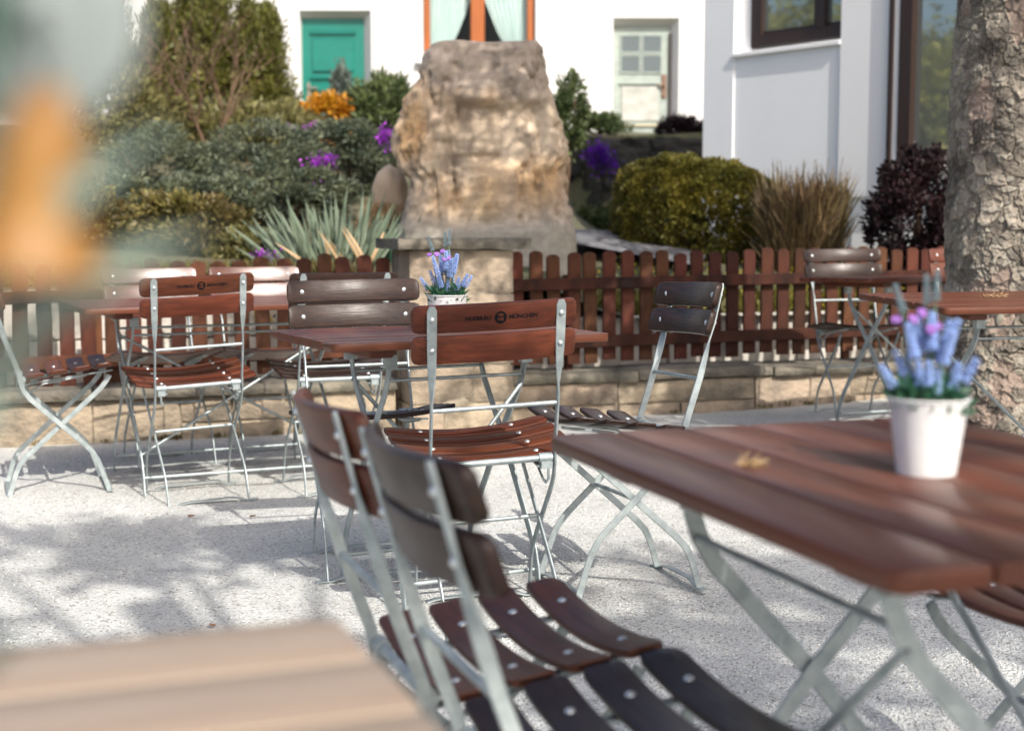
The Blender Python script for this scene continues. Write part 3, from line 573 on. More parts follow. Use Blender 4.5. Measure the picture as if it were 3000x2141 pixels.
plant('gold_shrub','bright golden orange shrub in front of the green door','shrub',(-1.88,14.6,1.75),(-1.88,14.6,2.13),(.28,.28,.27),5200,.05,'f_gold',240,'ell',36,.33,2.2,.5)
plant('grey_conifer','small silvery grey conifer in front of the green door','shrub',(-1.9,16,2.0),(-1.9,16,2.4),(.2,.2,.33),2600,.06,'f_greycon',241,'cone',40,.33,3,.6)
plant('green_conifer','dark green spiky conifer at the left shoulder of the tall rock','shrub',(-1.2,13.2,1.6),(-1.2,13.2,2.05),(.25,.3,.33),5200,.075,'f_green',242,'ell',40,.36,3.2,.6)
plant('low_shrub','olive and russet low shrub behind the left fence','shrub',(-2.0,8.75,.72),(-1.98,8.75,.98),(.40,.32,.26),8500,.042,'f_low',243,'dome',46,.3,2.2,.3)
plant('low_shrub','olive low shrub at the far left behind the fence','shrub',(-2.75,8.55,.72),(-2.7,8.55,1.0),(.42,.32,.3),7000,.042,'f_low',244,'dome',46,.3,2.2,.3)
plant('low_shrub','bright green little shrub between low shrub and sword leaved clump','shrub',(-1.62,8.6,.72),(-1.62,8.6,.86),(.2,.2,.16),2500,.04,'f_yellowgreen',245,'dome',26,.3,2.2,.4)
plant('round_bush','dark round bush peeping out right of the tall rock','shrub',(.45,12.4,.9),(.46,12.4,1.95),(.17,.2,.38),4200,.05,'f_green',246,'ell',40,.33,2.2,.3)
plant('wall_bush','dark green bush on the retaining wall left of the pale door','shrub',(1.05,17.6,2.1),(1.07,17.6,2.2),(.32,.25,.16),2600,.06,'f_green',247,'dome',30,.35,2.2,.3)
plant('wall_bush','dark bush on the retaining wall at the corner of the white building','shrub',(2.1,17.5,2.1),(2.1,17.5,2.12),(.32,.25,.2),2600,.06,'f_barberry',248,'dome',30,.35,2.2,.3)
plant('ivy_mound','dark ivy mound at the foot of the retaining wall','shrub',(1.0,16.5,.9),(1.05,16.5,1.0),(.5,.3,.28),3500,.06,'f_green',249,'dome',30,.35,2.2,.2)
def hedge():
    t=thing('hedge','broad clipped yellow green hedge in front of the white building','hedge',(1.32,10.1,.55)); q=np.random.default_rng(250); n=76000; hx,hy,hz_=.60,.36,.94
    u=q.uniform(-1,1,(n,3)); ax=q.choice(3,n,p=[.22,.40,.38]); u[np.arange(n),ax]=np.where(ax==1,-1,np.where(ax==0,np.sign(q.uniform(-1,1,n)),1)); u*=1-.22*(q.random((n,1))**2.2)
    r4=(np.abs(u)**3.6).sum(1)**(1/3.6); u=u/np.maximum(r4,1e-6)[:,None]*np.minimum(r4,1)[:,None]; u[:,2]-=.16*np.clip(np.abs(u[:,0])-.45,0,1)*(u[:,2]>0); C=np.stack([u[:,0]*hx,u[:,1]*hy,(u[:,2]+1)/2*hz_],1)
    f=vn(C+5,6,251,3)-.5; f2=vn(C+9,17,252,2)-.5; nr=u/np.linalg.norm(u,axis=1,keepdims=True); C=C+nr*(.16*f+.09*f2)[:,None]; C[:,2]-=.10*np.clip((u[:,0]+.2),0,1.2)*(u[:,2]>0); k=(vn(C+3,15,253,2)>.36)|(q.random(n)<.3); C=C[k]; nr=nr[k]
    link('foliage',leaves('foliage',C,nr,.034,'f_hedge',1.9,250,.25),t); mb=MB(); rg=random.Random(25)
    for i in range(26): x,y=rg.uniform(-.5,.5),rg.uniform(-.25,.25); mb.tube([(x*.8,y*.8,-.1),(x,y,.4),(x*1.1+rg.uniform(-.1,.1),y*1.1,.8)],[.012,.009,.004],5)
    link('stem',mb.mesh('stem','twig'),t)
hedge()
plant('barberry_bush','dark purple leaved bush under the tall brown window','shrub',(2.53,8.95,.6),(2.53,8.95,1.05),(.27,.26,.44),12000,.036,'f_barberry',252,'ell',90,.25,1.5,.3,shell=.6)
def blossoms(name,label,pts,m,size,seed,cat='flowers'):
    rg=np.random.default_rng(seed); C=np.concatenate([np.array(p)+rg.normal(0,1,(n,3))*np.array(s) for p,s,n in pts]); t=tag(link(name,None,None,tuple(C.mean(0))),label,cat)
    C=C-C.mean(0); N=np.tile([0,-1.,.5],(len(C),1)); link('blossom',leaves('blossom',C,N,size,m,1.3,seed),t); C2=C+rg.normal(0,.03,C.shape)+[0,.05,-.02]; link('foliage',leaves('foliage',C2,N,.035,'f_juniper',2.2,seed+1),t)
blossoms('aubrieta','bright magenta cushion flowers cascading over the junipers left of the rock',[((-1.39,10.45,1.47),(.04,.05,.03),380),((-1.40,10.4,1.37),(.018,.04,.055),230),((-1.35,10.35,1.28),(.065,.04,.025),280),((-1.31,10.4,1.51),(.022,.03,.012),90),((-1.44,10.35,1.23),(.045,.04,.02),120)],'f_purple',.02,300)
blossoms('aubrieta','thin line of magenta flowers above the cascade under the golden shrub',[((-1.68,12.9,1.9),(.12,.08,.02),220),((-1.36,12.9,1.89),(.05,.05,.02),150)],'f_purple',.025,301)
blossoms('aubrieta','small magenta tuft at the left edge of the tall rock',[((-.86,9.75,1.62),(.02,.04,.035),180)],'f_purple',.022,302)
blossoms('aubrieta','deep violet cushion flowers hanging on the dark retaining wall',[((1.0,16.7,1.85),(.06,.05,.06),420),((1.06,16.65,1.74),(.07,.05,.05),420)],'f_violet',.035,303)
blossoms('yellow_flowers','yellow flowers glimpsed through the pickets behind the long table',[((-1.33,7.55,.62),(.02,.02,.07),240),((-1.03,7.65,.60),(.02,.02,.05),90)],'f_yellow',.022,304)
blossoms('yellow_flowers','yellow flowers behind the right fence under the clipped hedge',[((.95,8.6,.70),(.25,.06,.05),420),((1.75,8.75,.68),(.3,.06,.05),420)],'f_yellow',.02,305)
blossoms('yellow_flowers','yellow flowers behind the right fence near the tree trunk',[((2.35,8.5,.52),(.03,.02,.04),120)],'f_yellow',.022,306)
blossoms('pink_flowers','tiny pink flowers above the fence left of the sword leaved clump',[((-1.42,8.25,.86),(.03,.03,.015),80)],'f_purple',.018,307)
# grass verge at the foot of hedge
def verge(name,label,x0,x1,o0,o1,z,n,h,m,seed):
    rg=np.random.default_rng(seed); x=rg.uniform(x0,x1,n); y=fy(x)+rg.uniform(o0,o1,n); C=np.stack([x,y,np.full(n,z)],1); N=np.tile([0,0,1.4],(n,1)); tag(link(name,leaves(name,C,N,h,m,7,seed)),label,'grass',None,'stuff')
verge('grass_verge','green grass growing behind the right fence',.1,3.8,.72,1.6,.5,9000,.13,'f_hedge',310)
verge('grass_verge','green ground cover growing behind the left fence',-3.3,-.8,.74,1.3,.70,7000,.12,'f_low',311)
def weeds():
    q=np.random.default_rng(77); Cs=[]
    for k in range(26):
        x=q.uniform(-2.4,2.6); y=fy(x)-.012
        if abs(x+.31)<.42: continue
        m=q.integers(8,26); Cs.append(np.stack([x+q.normal(0,.02,m),y-np.abs(q.normal(0,.010,m)),np.full(m,float(gz(x,y))+.004)],1))
    C=np.concatenate(Cs); tag(link('weeds',leaves('weeds',C,np.tile([0,-.3,1.],(len(C),1)),.028,'f_low',4,78)),'tiny weeds sprouting along the foot of the low wall','weeds',None,'stuff')
weeds()
def blade_mesh(L,w,curve,m,name='leaf',n=7,fold=.25):
    V=[];F=[]
    for i in range(n+1):
        t=i/n; ww=w*(1-.25*t)*(1 if t<.75 else max(.02,(1-t)/.25)); y=curve*t*t*L; z=L*t*(1-.25*abs(curve)*t)
        V+=[(-ww/2,y+fold*ww,z),(0,y,z),(ww/2,y+fold*ww,z)]
    for i in range(n):
        for k in (0,1): a=3*i+k; F.append((a,a+1,a+4,a+3))
    return npmesh(name,V,F,m,True)
def iris():
    t=thing('sword_leaf_clump','clump of upright pale sword shaped leaves behind the left fence','plant',(-1.05,8.45,.70)); rg=random.Random(5)
    ms=[blade_mesh(l,w,c,'f_iris') for l,w,c in ((.56,.026,.12),(.5,.028,.25),(.44,.024,.4),(.6,.026,.05),(.36,.024,.6))]
    for k in range(210):
        u=rg.random(); x=-.30+.56*u+rg.uniform(-.04,.04); lean=R(-46*(0.62-u)/.62 if u<.62 else 30*(u-.62)/.38)+rg.gauss(0,.12); m=ms[rg.choice([0,1,2,3,0,3,1])]
        link('leaf',m,t,(x*.75,rg.uniform(-.14,.14),rg.uniform(-.05,.02)),(rg.gauss(-.05,.18),lean,rg.uniform(-.9,.9)),(1,1,rg.uniform(.68,.98)))
    wl=blade_mesh(.36,.024,.6,'f_tan')
    for k in range(7): link('withered_leaf',wl,t,(rg.uniform(-.1,.25),-.12,0),(rg.gauss(.5,.2),rg.uniform(-.9,.9),rg.uniform(-1,1)))['label']='bent yellowed leaf'
    d=thing('dark_leaf_clump','clump of dark upright leaves against the left foot of the rock','plant',(-.72,8.72,.62)); m2=[blade_mesh(.5,.034,.15,'leaf_deep'),blade_mesh(.42,.03,.3,'leaf_deep')]
    for k in range(42): link('leaf',rg.choice(m2),d,(rg.uniform(-.13,.13),rg.uniform(-.08,.08),0),(rg.gauss(0,.18),rg.gauss(-.05,.2),rg.uniform(-1,1)))
    g=thing('dry_grass_tuft','drooping straw coloured grass under the beige stone','grass',(-.83,9.15,1.12)); n=500; q=np.random.default_rng(3); C=np.stack([q.normal(0,.05,n),q.normal(0,.03,n),q.uniform(-.04,.08,n)],1); N=np.tile([-.1,-.5,-1.6],(n,1)); link('blades',leaves('blades',C,N,.17,'f_tan',12,9),g)
iris()
def dry_grass():
    t=thing('dry_grass','tall brown dry ornamental grass between hedge and white building','grass',(1.95,9.55,.6)); q=np.random.default_rng(8); n=3800; a=q.random(n)*6.283; r=.2*np.sqrt(q.random(n)); h=q.random(n)**1.3*.55
    C=np.stack([np.cos(a)*r*(1+.9*h),np.sin(a)*r*(1+.5*h),h],1); N=np.stack([np.cos(a)*.5*r/.2,np.sin(a)*.4*r/.2,np.full(n,2.2)],1); link('blades',leaves('blades',C,N,.24,'f_drygrass',22,4),t)
    mb=MB(); rg=random.Random(3)
    for k in range(46): a=rg.random()*6.28; rr=rg.random()*.3; mb.tube([(math.cos(a)*rr*.4,math.sin(a)*rr*.3,-.1),(math.cos(a)*rr,math.sin(a)*rr*.8,rg.uniform(.6,.88))],[.004,.002],4)
    link('stalks',mb.mesh('stalks','f_drygrass'),t)
dry_grass()
def bare_shrub():
    t=thing('bare_shrub','leafless brown twiggy shrub in front of the conifers','shrub',(-2.95,13.3,1.5)); rg=random.Random(9); mb=MB()
    def br(p,d,L,r,dep):
        q=p+d*L*.5+Vector((rg.uniform(-1,1),rg.uniform(-1,1),rg.uniform(-1,1)))*L*.06; e=p+d*L; mb.tube([p,q,e],[r,r*.85,r*.65],5,False)
        if dep:
            for k in range(3 if dep>2 else rg.choice([2,3])):
                nd=(d+Vector((rg.uniform(-.75,.75),rg.uniform(-.6,.6),rg.uniform(-.15,.5)))).normalized(); br(e if k else q,nd,L*rg.uniform(.6,.85),r*.6,dep-1)
    for k in range(4): br(Vector((rg.uniform(-.3,.3),rg.uniform(-.1,.1),-.1)),Vector((rg.uniform(-.55,.55),rg.uniform(-.3,.3),1)).normalized(),.58,.02,4)
    link('branches',mb.mesh('branches','twig'),t)
bare_shrub()
# ---------------------------------------------------------------- big tree on the right
def big_tree():
    t=thing('pine_tree','thick tree trunk with flaky scaly bark at the right edge','tree',(2.10,5.98,0)); nz,na=760,460; Rb=.262; z=np.concatenate([np.linspace(-.1,2.5,700),np.linspace(2.53,3.9,60)]); a=np.linspace(0,2*np.pi,na,endpoint=False)
    A,Z=np.meshgrid(a,z); CI=1.68; u=A/(2*np.pi)*CI; cyl=lambda k:np.stack([np.cos(A).ravel()*CI/6.283,np.sin(A).ravel()*CI/6.283,Z.ravel()+k],1)
    nn=lambda sc,sd,oc=3:(vn(cyl(sd*.37),sc,sd,oc)-.5).reshape(A.shape)
    w1=nn(7,70)*.10+nn(30,71)*.022; w2=nn(7,73)*.10+nn(30,74)*.022
    f1,f2,idn,fu,fv=voro(u+w1,(Z+w2)*.85,.056,80,1,30,True); g1,g2,idm,gu,gv=voro(u+w2*.9,(Z+w1*.9),.024,90,1,70,True); h1,h2,idh=voro(u-w1,(Z-w2),.014,93,1,120); k1,k2,idk=voro(u+w1*1.6,(Z+w2*1.2)*.5,.12,97,1,14)
    crack=(1-sm(.0,.005,f2-f1))*(idm>.3); crk2=1-sm(0,.003,g2-g1); peel=(idk>.86)&(idn>.2); fine=sm(-.12,.12,nn(5,79))
    d=.007*idn+(-fv*.26*(idn-.15)+fu*.30*(idm-.5)*(1-peel))+(-gv*.34*(idm-.1)+gu*.4*(idh-.5))*(1-peel)+fine*(.006*idm-.003*crk2)+.004*idh*fine+(1-fine)*.006*idm-.007*crack*(1-peel)-.007*peel+.010*nn(22,84,4)+.05*nn(2.2,77)
    flare=.05*np.exp(-np.maximum(Z+.05,0)/.18)*(1+.45*np.sin(3*A+1)); rad=Rb*(1-.03*Z)+d+flare
    X=np.cos(A)*rad-.012*np.sin(Z*1.6); Y=np.sin(A)*rad; V=np.stack([X,Y,Z],-1).reshape(-1,3)
    grey=np.array([.14,.122,.10]); tan=np.array([.315,.275,.22]); pink=np.array([.27,.21,.17]); dark=np.array([.055,.045,.037]); li=np.array([.36,.34,.28])
    tt=idn[...,None]; c=grey*(1-tt)+tan*tt; mm=(idm>.72)[...,None]*.5; c=c*(1-mm)+li*mm; c=np.where(peel[...,None],pink*(.8+.4*idm[...,None]),c)
    lich=np.clip(nn(7,78,4)*4.5+.1,0,.7)[...,None]*(~peel[...,None])*(.4+.6*(idm>.4))[...,None]; c=c*(1-lich)+dark*lich
    i,j=np.meshgrid(np.arange(nz-1),np.arange(na),indexing='ij'); F=np.stack([i*na+j,i*na+(j+1)%na,(i+1)*na+(j+1)%na,(i+1)*na+j],-1).reshape(-1,4)
    me=npmesh('trunk',V,F,'bark',False); at=me.color_attributes.new('tone','FLOAT_COLOR','POINT'); at.data.foreach_set('color',np.concatenate([c.reshape(-1,3),np.ones((c.shape[0]*c.shape[1],1))],1).astype(np.float32).ravel()); link('trunk',me,t)
    mb=MB(); rg=random.Random(6); ends=[]
    mb.tube([(0,0,3.7),(.05,.05,5.2),(0,.1,7.5)],[.24,.2,.06],10)
    for k in range(24):
        a=rg.random()*6.283; z=rg.uniform(2.75,4.3) if k<17 else rg.uniform(4.5,7); L=rg.uniform(1.0,2.6) if k<17 else rg.uniform(.5,1.0); d=Vector((math.cos(a),math.sin(a),.22)); mb.tube([(0,0,z),d*L*.5+Vector((0,0,z)),d*L+Vector((0,0,z+.05))],[.06,.04,.012],6); ends.append((d,L,z))
    link('limbs',mb.mesh('limbs','twig'),t); q=np.random.default_rng(44); Cs=[]
    for d,L,z in ends:
        for k in range(3):
            s=q.uniform(.35,1.05); p=np.array(d)*L*s+[0,0,z]+q.normal(0,.12,3); Cs.append(p+q.normal(0,1,(120,3))*[.15,.15,.08])
    C=np.concatenate(Cs); N=q.normal(0,1,C.shape); link('crown',leaves('crown',C,N,.13,'f_canopy',3,12),t)
big_tree()
def shade_tree(label,x,y,h,cr,n,seed,m='f_canopy',spread=.42,leaf=.10,ncl=60):
    t=thing('shade_tree',label,'tree',(x,y,0)); rg=random.Random(seed); q=np.random.default_rng(seed); mb=MB(); mb.tube([(0,0,-.2),(.05,0,h*.4),(0,.05,h)],[.2,.16,.07],10); link('trunk',mb.mesh('trunk','twig'),t); mb=MB(); Cs=[]
    for k in range(ncl):
        d=q.normal(0,1,3); d/=np.linalg.norm(d); p=d*cr*(.35+.65*q.random())+[0,0,h]; b=Vector((0,0,h*.55+.2*h*rg.random())); e=Vector(p); mb.tube([b,(b+e)/2+Vector((0,0,.15)),e],[.045,.03,.008],5,False); Cs.append(p+q.normal(0,1,(n,3))*spread)
    link('limbs',mb.mesh('limbs','twig'),t); C=np.concatenate(Cs); link('crown',leaves('crown',C,q.normal(0,1,C.shape),leaf,m,2.2,seed+1),t)
shade_tree('broad shade tree standing on the terrace behind the viewer',5.1,-2.6,5.6,np.array([2.1,2.3,1.1]),300,55,spread=.19,leaf=.13,ncl=36)
shade_tree('slim young tree standing on the terrace behind the viewer',1.75,-1.2,5.2,np.array([1.7,1.3,.8]),170,61,spread=.13,leaf=.12,ncl=11)
shade_tree('olive green tree beyond the terrace on the far left',-11,9.3,2.6,np.array([1.7,1.5,.75]),420,57,'f_reflect',.5,.16)
shade_tree('olive green tree farther along the terrace on the left',-12.5,12.0,3.4,np.array([1.6,1.3,.9]),420,58,'f_reflect',.5,.16)
# ---------------------------------------------------------------- folding chairs
def post_y(z): return float(np.interp(z,[.42,.47,.594,.70,.78,.87],[-.142,-.150,-.192,-.222,-.242,-.264]))
def seat_z(y): return .449+.125*(y+.1)
chair_cache={}
def chair_meshes():
    c={}
    def back(z0,z1):
        zc=(z0+z1)/2; dy=(post_y(z1)-post_y(z0))/(z1-z0)
        def bend(x,y,q): z=zc+y; return (x,post_y(zc)+(dy-.07)*y+.0135+q+.024*((x/.163)**2-1),z+q*.3)
        return lambda m:MB().slat(.42,z1-z0,.016,.018,None,bend).mesh('back_slat',m,40)
    def seat(yc,front):
        def bend(x,y,q): return (x,yc+y-q*.12,seat_z(yc+y)+q+.024*(x/.228)**2-.006)
        rc=(.012,.03,.012,.03) if front else (.012,)*4
        return lambda m:MB().slat(.456,.065,.013,.012,rc,bend).mesh('seat_slat',m,40)
    for tone in ('slat_red','slat_gloss','slat_dark'):
        c[tone]=[('back_slat',back(.792,.860)(tone)),('back_slat',back(.714,.784)(tone))]+[('seat_slat',seat(y,i==3)(tone)) for i,y in enumerate((-.092,-.006,.080,.166))]
    m=[]
    for s in (-1,1):
        x=s*.163; pts=[(x,post_y(z),z) for z in (.858,.847,.80,.745,.705,.675,.645,.615,.594,.53,.47,.43)]+[(x,-.132,.40),(x,-.112,.372),(x,-.085,.345),(x,0,.265),(x,.085,.185),(x,.112,.155),(x,.132,.12),(x,.15,.07),(x,.172,0)]
        def wd(i,t,s=s):
            k=min(1,max(0,(i-3)/4)); side=Vector((0,1,0)) if abs(t.y)<.8 else Vector((0,0,1)); side=Vector((0,-t.z,t.y)); return Vector((1,0,0))*math.cos(k*math.pi/2)+side*math.sin(k*math.pi/2)*s
        m.append(('back_post',MB().bar(pts,.0245,.0055,wd,True,.0195,7).mesh('back_post','steel',35)))
        x=s*.151; pts=[(x,.185,.452),(x,.172,.428),(x,.15,.40),(x,.12,.372),(x,0,.265),(x,-.13,.148),(x,-.155,.12),(x,-.172,.085),(x,-.185,.04),(x,-.197,0)]
        m.append(('rear_leg',MB().bar(pts,.0195,.0055,lambda i,t:Vector((0,-t.z,t.y))).mesh('rear_leg','steel',35)))
        xx=s*.128; m.append(('seat_rail',MB().bar([(xx,-.138,seat_z(-.138)-.020),(xx,.20,seat_z(.20)-.017)],.022,.006,lambda i,t:(1,0,0)).mesh('seat_rail','steel',35)))
        m.append(('hinge_clamp',MB().tube([(s*.122,-.138,.445),(s*.157,-.138,.445)],.0135,12).box(s*.14-.014,s*.14+.014,-.150,-.128,.418,.437).mesh('hinge_clamp','steel',35)))
        m.append(('latch_wire',MB().tube([(s*.135,.10,.452),(s*.135,-.06,.425),(s*.135,-.125,.388),(s*.138,-.142,.381),(s*.143,-.15,.392),(s*.145,-.147,.43)],.0035,6).mesh('latch_wire','steel',60)))
    for y,w in ((.172,.163),(-.197,.151)):
        pts=[(-w-.035,y,.003),(-w+.012,y,.003),(-w+.05,y,.016),(-w+.08,y,.019),(w-.08,y,.019),(w-.05,y,.016),(w-.012,y,.003),(w+.035,y,.003)]; m.append(('foot_bar',MB().bar(pts,.024,.004,lambda i,t:(0,1,0)).mesh('foot_bar','steel',35)))
    m.append(('crossbar',MB().tube([(-.163,post_y(.594),.594),(.163,post_y(.594),.594)],.0058,10).mesh('crossbar','steel',50)))
    m.append(('crossbar',MB().tube([(-.163,-.138,.445),(.163,-.138,.445)],.0085,10).mesh('crossbar','steel',50)))
    m.append(('crossbar',MB().tube([(-.166,0,.265),(.166,0,.265)],.0058,10).mesh('crossbar','steel',50)))
    c['frame']=m
    dome=lambda r,h:MB().lathe([(r,0),(r*.92,h*.45),(r*.6,h*.85),(.0003,h)],10).mesh('screw','screw',50)
    c['dome']=dome(.0085,.005); c['small']=dome(.0075,.004); c['nut']=dome(.0065,.006); return c
CH=chair_meshes()
def text_mesh(body,size):
    cu=bpy.data.curves.new('t','FONT'); cu.body=body; cu.size=size; cu.offset=.0005; cu.align_x='CENTER'; cu.align_y='CENTER'; cu.resolution_u=2; o=bpy.data.objects.new('t',cu); COL.objects.link(o)
    bpy.context.view_layer.update(); me=bpy.data.meshes.new_from_object(o.evaluated_get(bpy.context.evaluated_depsgraph_get())); bpy.data.objects.remove(o); return me
def lettering():
    out=[]; zc=.826; dy=(post_y(.86)-post_y(.792))/.068
    def put(x,y,off): return (x,post_y(zc)+(dy-.07)*y+.0135-.008-off+.024*((x/.163)**2-1),zc+y-.0024)
    for body,cx,sx in (('HOFBRÄU',-.052,.062),('MÜNCHEN',.0625,.074)):
        me=text_mesh(body,.0145); xs=[v.co.x for v in me.vertices]; k=sx/(max(xs)-min(xs))
        for v in me.vertices: v.co=put(cx+v.co.x*k,v.co.y,.0006)
        me.materials.clear(); me.materials.append(M['ink']); out.append(('lettering',me))
    n=28; V=[put(.004,0,.0005)]+[put(.004+.0155*math.cos(6.2832*i/n),.0155*math.sin(6.2832*i/n),.0005) for i in range(n)]; out.append(('emblem',MB().add(V,[(0,1+i,1+(i+1)%n) for i in range(n)]).mesh('emblem','ink')))
    me=text_mesh('HB',.0115)
    for v in me.vertices: v.co=put(.004+v.co.x,v.co.y-.004,.0009)
    me.materials.clear(); me.materials.append(M['slat_red']); out.append(('emblem_initials',me))
    cr=[(-.006,.004),(.006,.004),(.0075,.0105),(.0035,.0075),(0,.012),(-.0035,.0075),(-.0075,.0105)]; V=[put(.004+x,y,.0009) for x,y in cr]; out.append(('emblem_crown',MB().add(V,[(0,1,3),(1,2,3),(0,3,5),(3,4,5),(0,5,6)]).mesh('emblem_crown','slat_red')))
    return out
LET=lettering()
def chair(label,x,y,yaw,tone='slat_red',roll=0,z=None,pitch=0,letters=False,screws=True):
    z=float(gz(x,y)) if z is None else z
    t=thing('folding_chair',label,'chair',(x,y,z),group='folding beer garden chairs'); t.rotation_euler=(Matrix.Rotation(R(yaw),3,'Z')@Matrix.Rotation(R(pitch),3,'X')@Matrix.Rotation(-R(roll),3,'Y')).to_euler()
    for n,me in CH[tone]+CH['frame']: link(n,me,t)
    if screws:
        for zc in (.826,.749):
            for s in (-1,1):
                link('screw',CH['dome'],t,(s*.163,post_y(zc)+.0205,zc),(-math.pi/2,0,s*-.28)); link('screw',CH['nut'],t,(s*.163,post_y(zc)-.0028,zc),(math.pi/2,0,0))
        for yc in (-.092,-.006,.080,.166):
            for s in (-1,1): link('screw',CH['small'],t,(s*.128,yc,seat_z(yc)+.0065+.024*(.128/.228)**2-.006),(.12,s*-.2,0))
    if letters:
        for n,me in LET: link(n,me,t)
    return t
chair('red brown folding chair with printed black lettering, centre front, back towards the viewer',-.066,3.73,14.5,roll=2.4,z=-.010,letters=True)
chair('red brown folding chair with lettering at the near side of the long table',-1.216,5.43,25,roll=2.4,z=-.006,letters=True)
chair('dark brown folding chair with glaring front slats behind the small central table',-.427,4.27,196,'slat_dark',roll=-.7,z=.004)
chair('dark brown folding chair pulled out to the right of the central table, slats turned left',.297,4.017,107.1,'slat_dark',roll=-2.0,z=.012)
chair('folding chair seen from the side at the left edge of the picture',-1.80,5.60,-68.8,roll=.8,z=0)
chair('folding chair with white glaring slats behind the left half of the long table',-1.503,6.15,207,'slat_gloss',z=0,pitch=3.5)
chair('folding chair with white glaring slats behind the right half of the long table',-1.077,6.32,204,'slat_gloss',z=0,pitch=3.5)
chair('dark folding chair with its back to the viewer, half hidden behind the glaring dark slats',-.721,5.634,20.9,'slat_dark',z=-.004)
chair('dark folding chair facing the viewer by the fence, half white with glare',1.78,7.3,186.7,'slat_dark',roll=-.8,z=.05)
chair('red brown folding chair mostly hidden behind the tree trunk',2.46,7.42,186,'slat_red',z=.05)
chair('blurred folding chair at the left side of the near right table, farther of two',-.022,2.12,-71.5,'slat_red',roll=1.5,z=-.07,pitch=1)
chair('blurred dark folding chair in front, nearer of two beside the near right table',.138,1.685,-71.5,'slat_dark',roll=1.5,z=-.062,pitch=1.5)
chair('folding chair tucked under the far side of the near right table, only its seat showing',0.93,2.27,108.4,'slat_red',z=-.05)
# ---------------------------------------------------------------- folding tables
def table(label,p,ang,L,Wd,n,z,wood='table_wood',tilt=(0,0),long=False,gz0=0.):
    """p = near-left corner of the top, u along the boards"""
    t=thing('folding_table',label,'table',(p[0],p[1],z),group='folding beer garden tables'); t.rotation_euler=(Matrix.Rotation(R(ang),3,'Z')@Matrix.Rotation(R(tilt[0]),3,'X')@Matrix.Rotation(R(tilt[1]),3,'Y')).to_euler()
    T=.022; pw=Wd/n; top=-T/2
    for k in range(n):
        rc=[.004]*4
        if k==0: rc[0]=rc[2]=.022
        if k==n-1: rc[1]=rc[3]=.022
        me=MB().slat(L,pw-.004,T,.004,tuple(rc),None,4,.0035).mesh('table_board',wood,40); link('table_board',me,t,(L/2,pw*(k+.5),top+random.uniform(-.0006,.0006)))
    ins=.15
    for x in (ins,L-ins): link('batten',MB().box(x-.035,x+.035,.05,Wd-.05,-T-.024,-T-.0005,.004).mesh('batten',wood),t)
    h=-(z-gz0); h0=-T-.025; yc=Wd/2; a=Wd/2-(.085 if not long else .07)
    for x in (ins+.055,L-ins-.055):
        for s in (-1,1):
            xx=x+s*.004; zz=lambda f:h+(h0-h)*f
            at_,af=a*.78,a*1.12; pts=[(xx,yc+s*at_,zz(1)),(xx,yc+s*at_*.99,zz(.945)),(xx,yc+s*at_*.93,zz(.90)),(xx,yc+s*at_*.8,zz(.845)),(xx,yc,zz(.62)),(xx,yc-s*af*.80,zz(.25)),(xx,yc-s*af*.92,zz(.18)),(xx,yc-s*af*.99,zz(.11)),(xx,yc-s*af*1.05,zz(0))]
            link('leg',MB().bar(pts,.026,.006,lambda i,tg:Vector((0,-tg.z,tg.y))).mesh('leg','steel',35),t)
        for s in (-1,1): link('bracket',MB().box(x-.016,x+.016,yc+s*a*.78-.012,yc+s*a*.78+.012,h0-.035,h0+.002).mesh('bracket','steel'),t)
    x0,x1=ins+.055,L-ins-.055
    for s in (-1,1):
        if not long: link('crossbar',MB().tube([(x0,yc+s*a*.74,h+(h0-h)*.90),(x1,yc+s*a*.74,h+(h0-h)*.90)],.005,8).mesh('crossbar','steel',50),t)
        link('floor_bar',MB().tube([(x0,yc+s*a*1.05,h+(h0-h)*.10),(x1,yc+s*a*1.05,h+(h0-h)*.10)],.0065,8).mesh('floor_bar','steel',50),t)
        if not long: 
            e=[(x1,yc+s*a*.7,h+(h0-h)*.87),(x0,yc+s*a*.95,h+(h0-h)*.22)]
            if s>0: e=[(x0,e[0][1],e[0][2]),(x1,e[1][1],e[1][2])]
            link('brace',MB().tube(e,.006,8).mesh('brace','steel',50),t)
    if long:
        yy=yc-a*.8
        for s in (-1,1): 
            e=[(x0 if s<0 else x1,yy+s*.004,h+(h0-h)*.76),(x1 if s<0 else x0,yy+s*.004,h+(h0-h)*.24)]; link('brace',MB().bar(e,.028,.005,lambda i,tg:Vector((-tg.z,0,tg.x))).mesh('brace','steel',35),t)
    return t
table('small brown slatted folding table in the centre with flower pot on top',(-.452,3.60),27,.82,.56,6,.735)
table('long brown slatted folding table at the left in front of the fence',(-1.58,5.25),25,1.2,.72,7,.728)
t3=table('blurred brown slatted folding table in the right foreground holding a white pot',(.06,2.085),-71.0,.885,.665,6,.73,gz0=-.055)
t3.location=(.337,1.235,.73); t3.rotation_euler=(0,0,R(109)); # boards run from near corner back to the far corner
t3.location=(.337+.665*math.cos(R(19)),1.235+.665*math.sin(R(19)),.73)
table('brown slatted folding table with debris on it in front of the tree trunk',(1.372,4.50),13.6,.95,.60,6,.775,tilt=(2,0),gz0=.03)
table('brown slatted folding table by the fence, partly behind the tree trunk',(1.62,6.46),22,1.0,.58,6,.797,tilt=(-1.5,0),gz0=.05)
table('pale blurred slatted table in the near left foreground',(-.13-.8*.937+.76*.349,1.03-.8*.349-.76*.937),20.4,.8,.76,7,.75,'pale_wood',gz0=-.06)
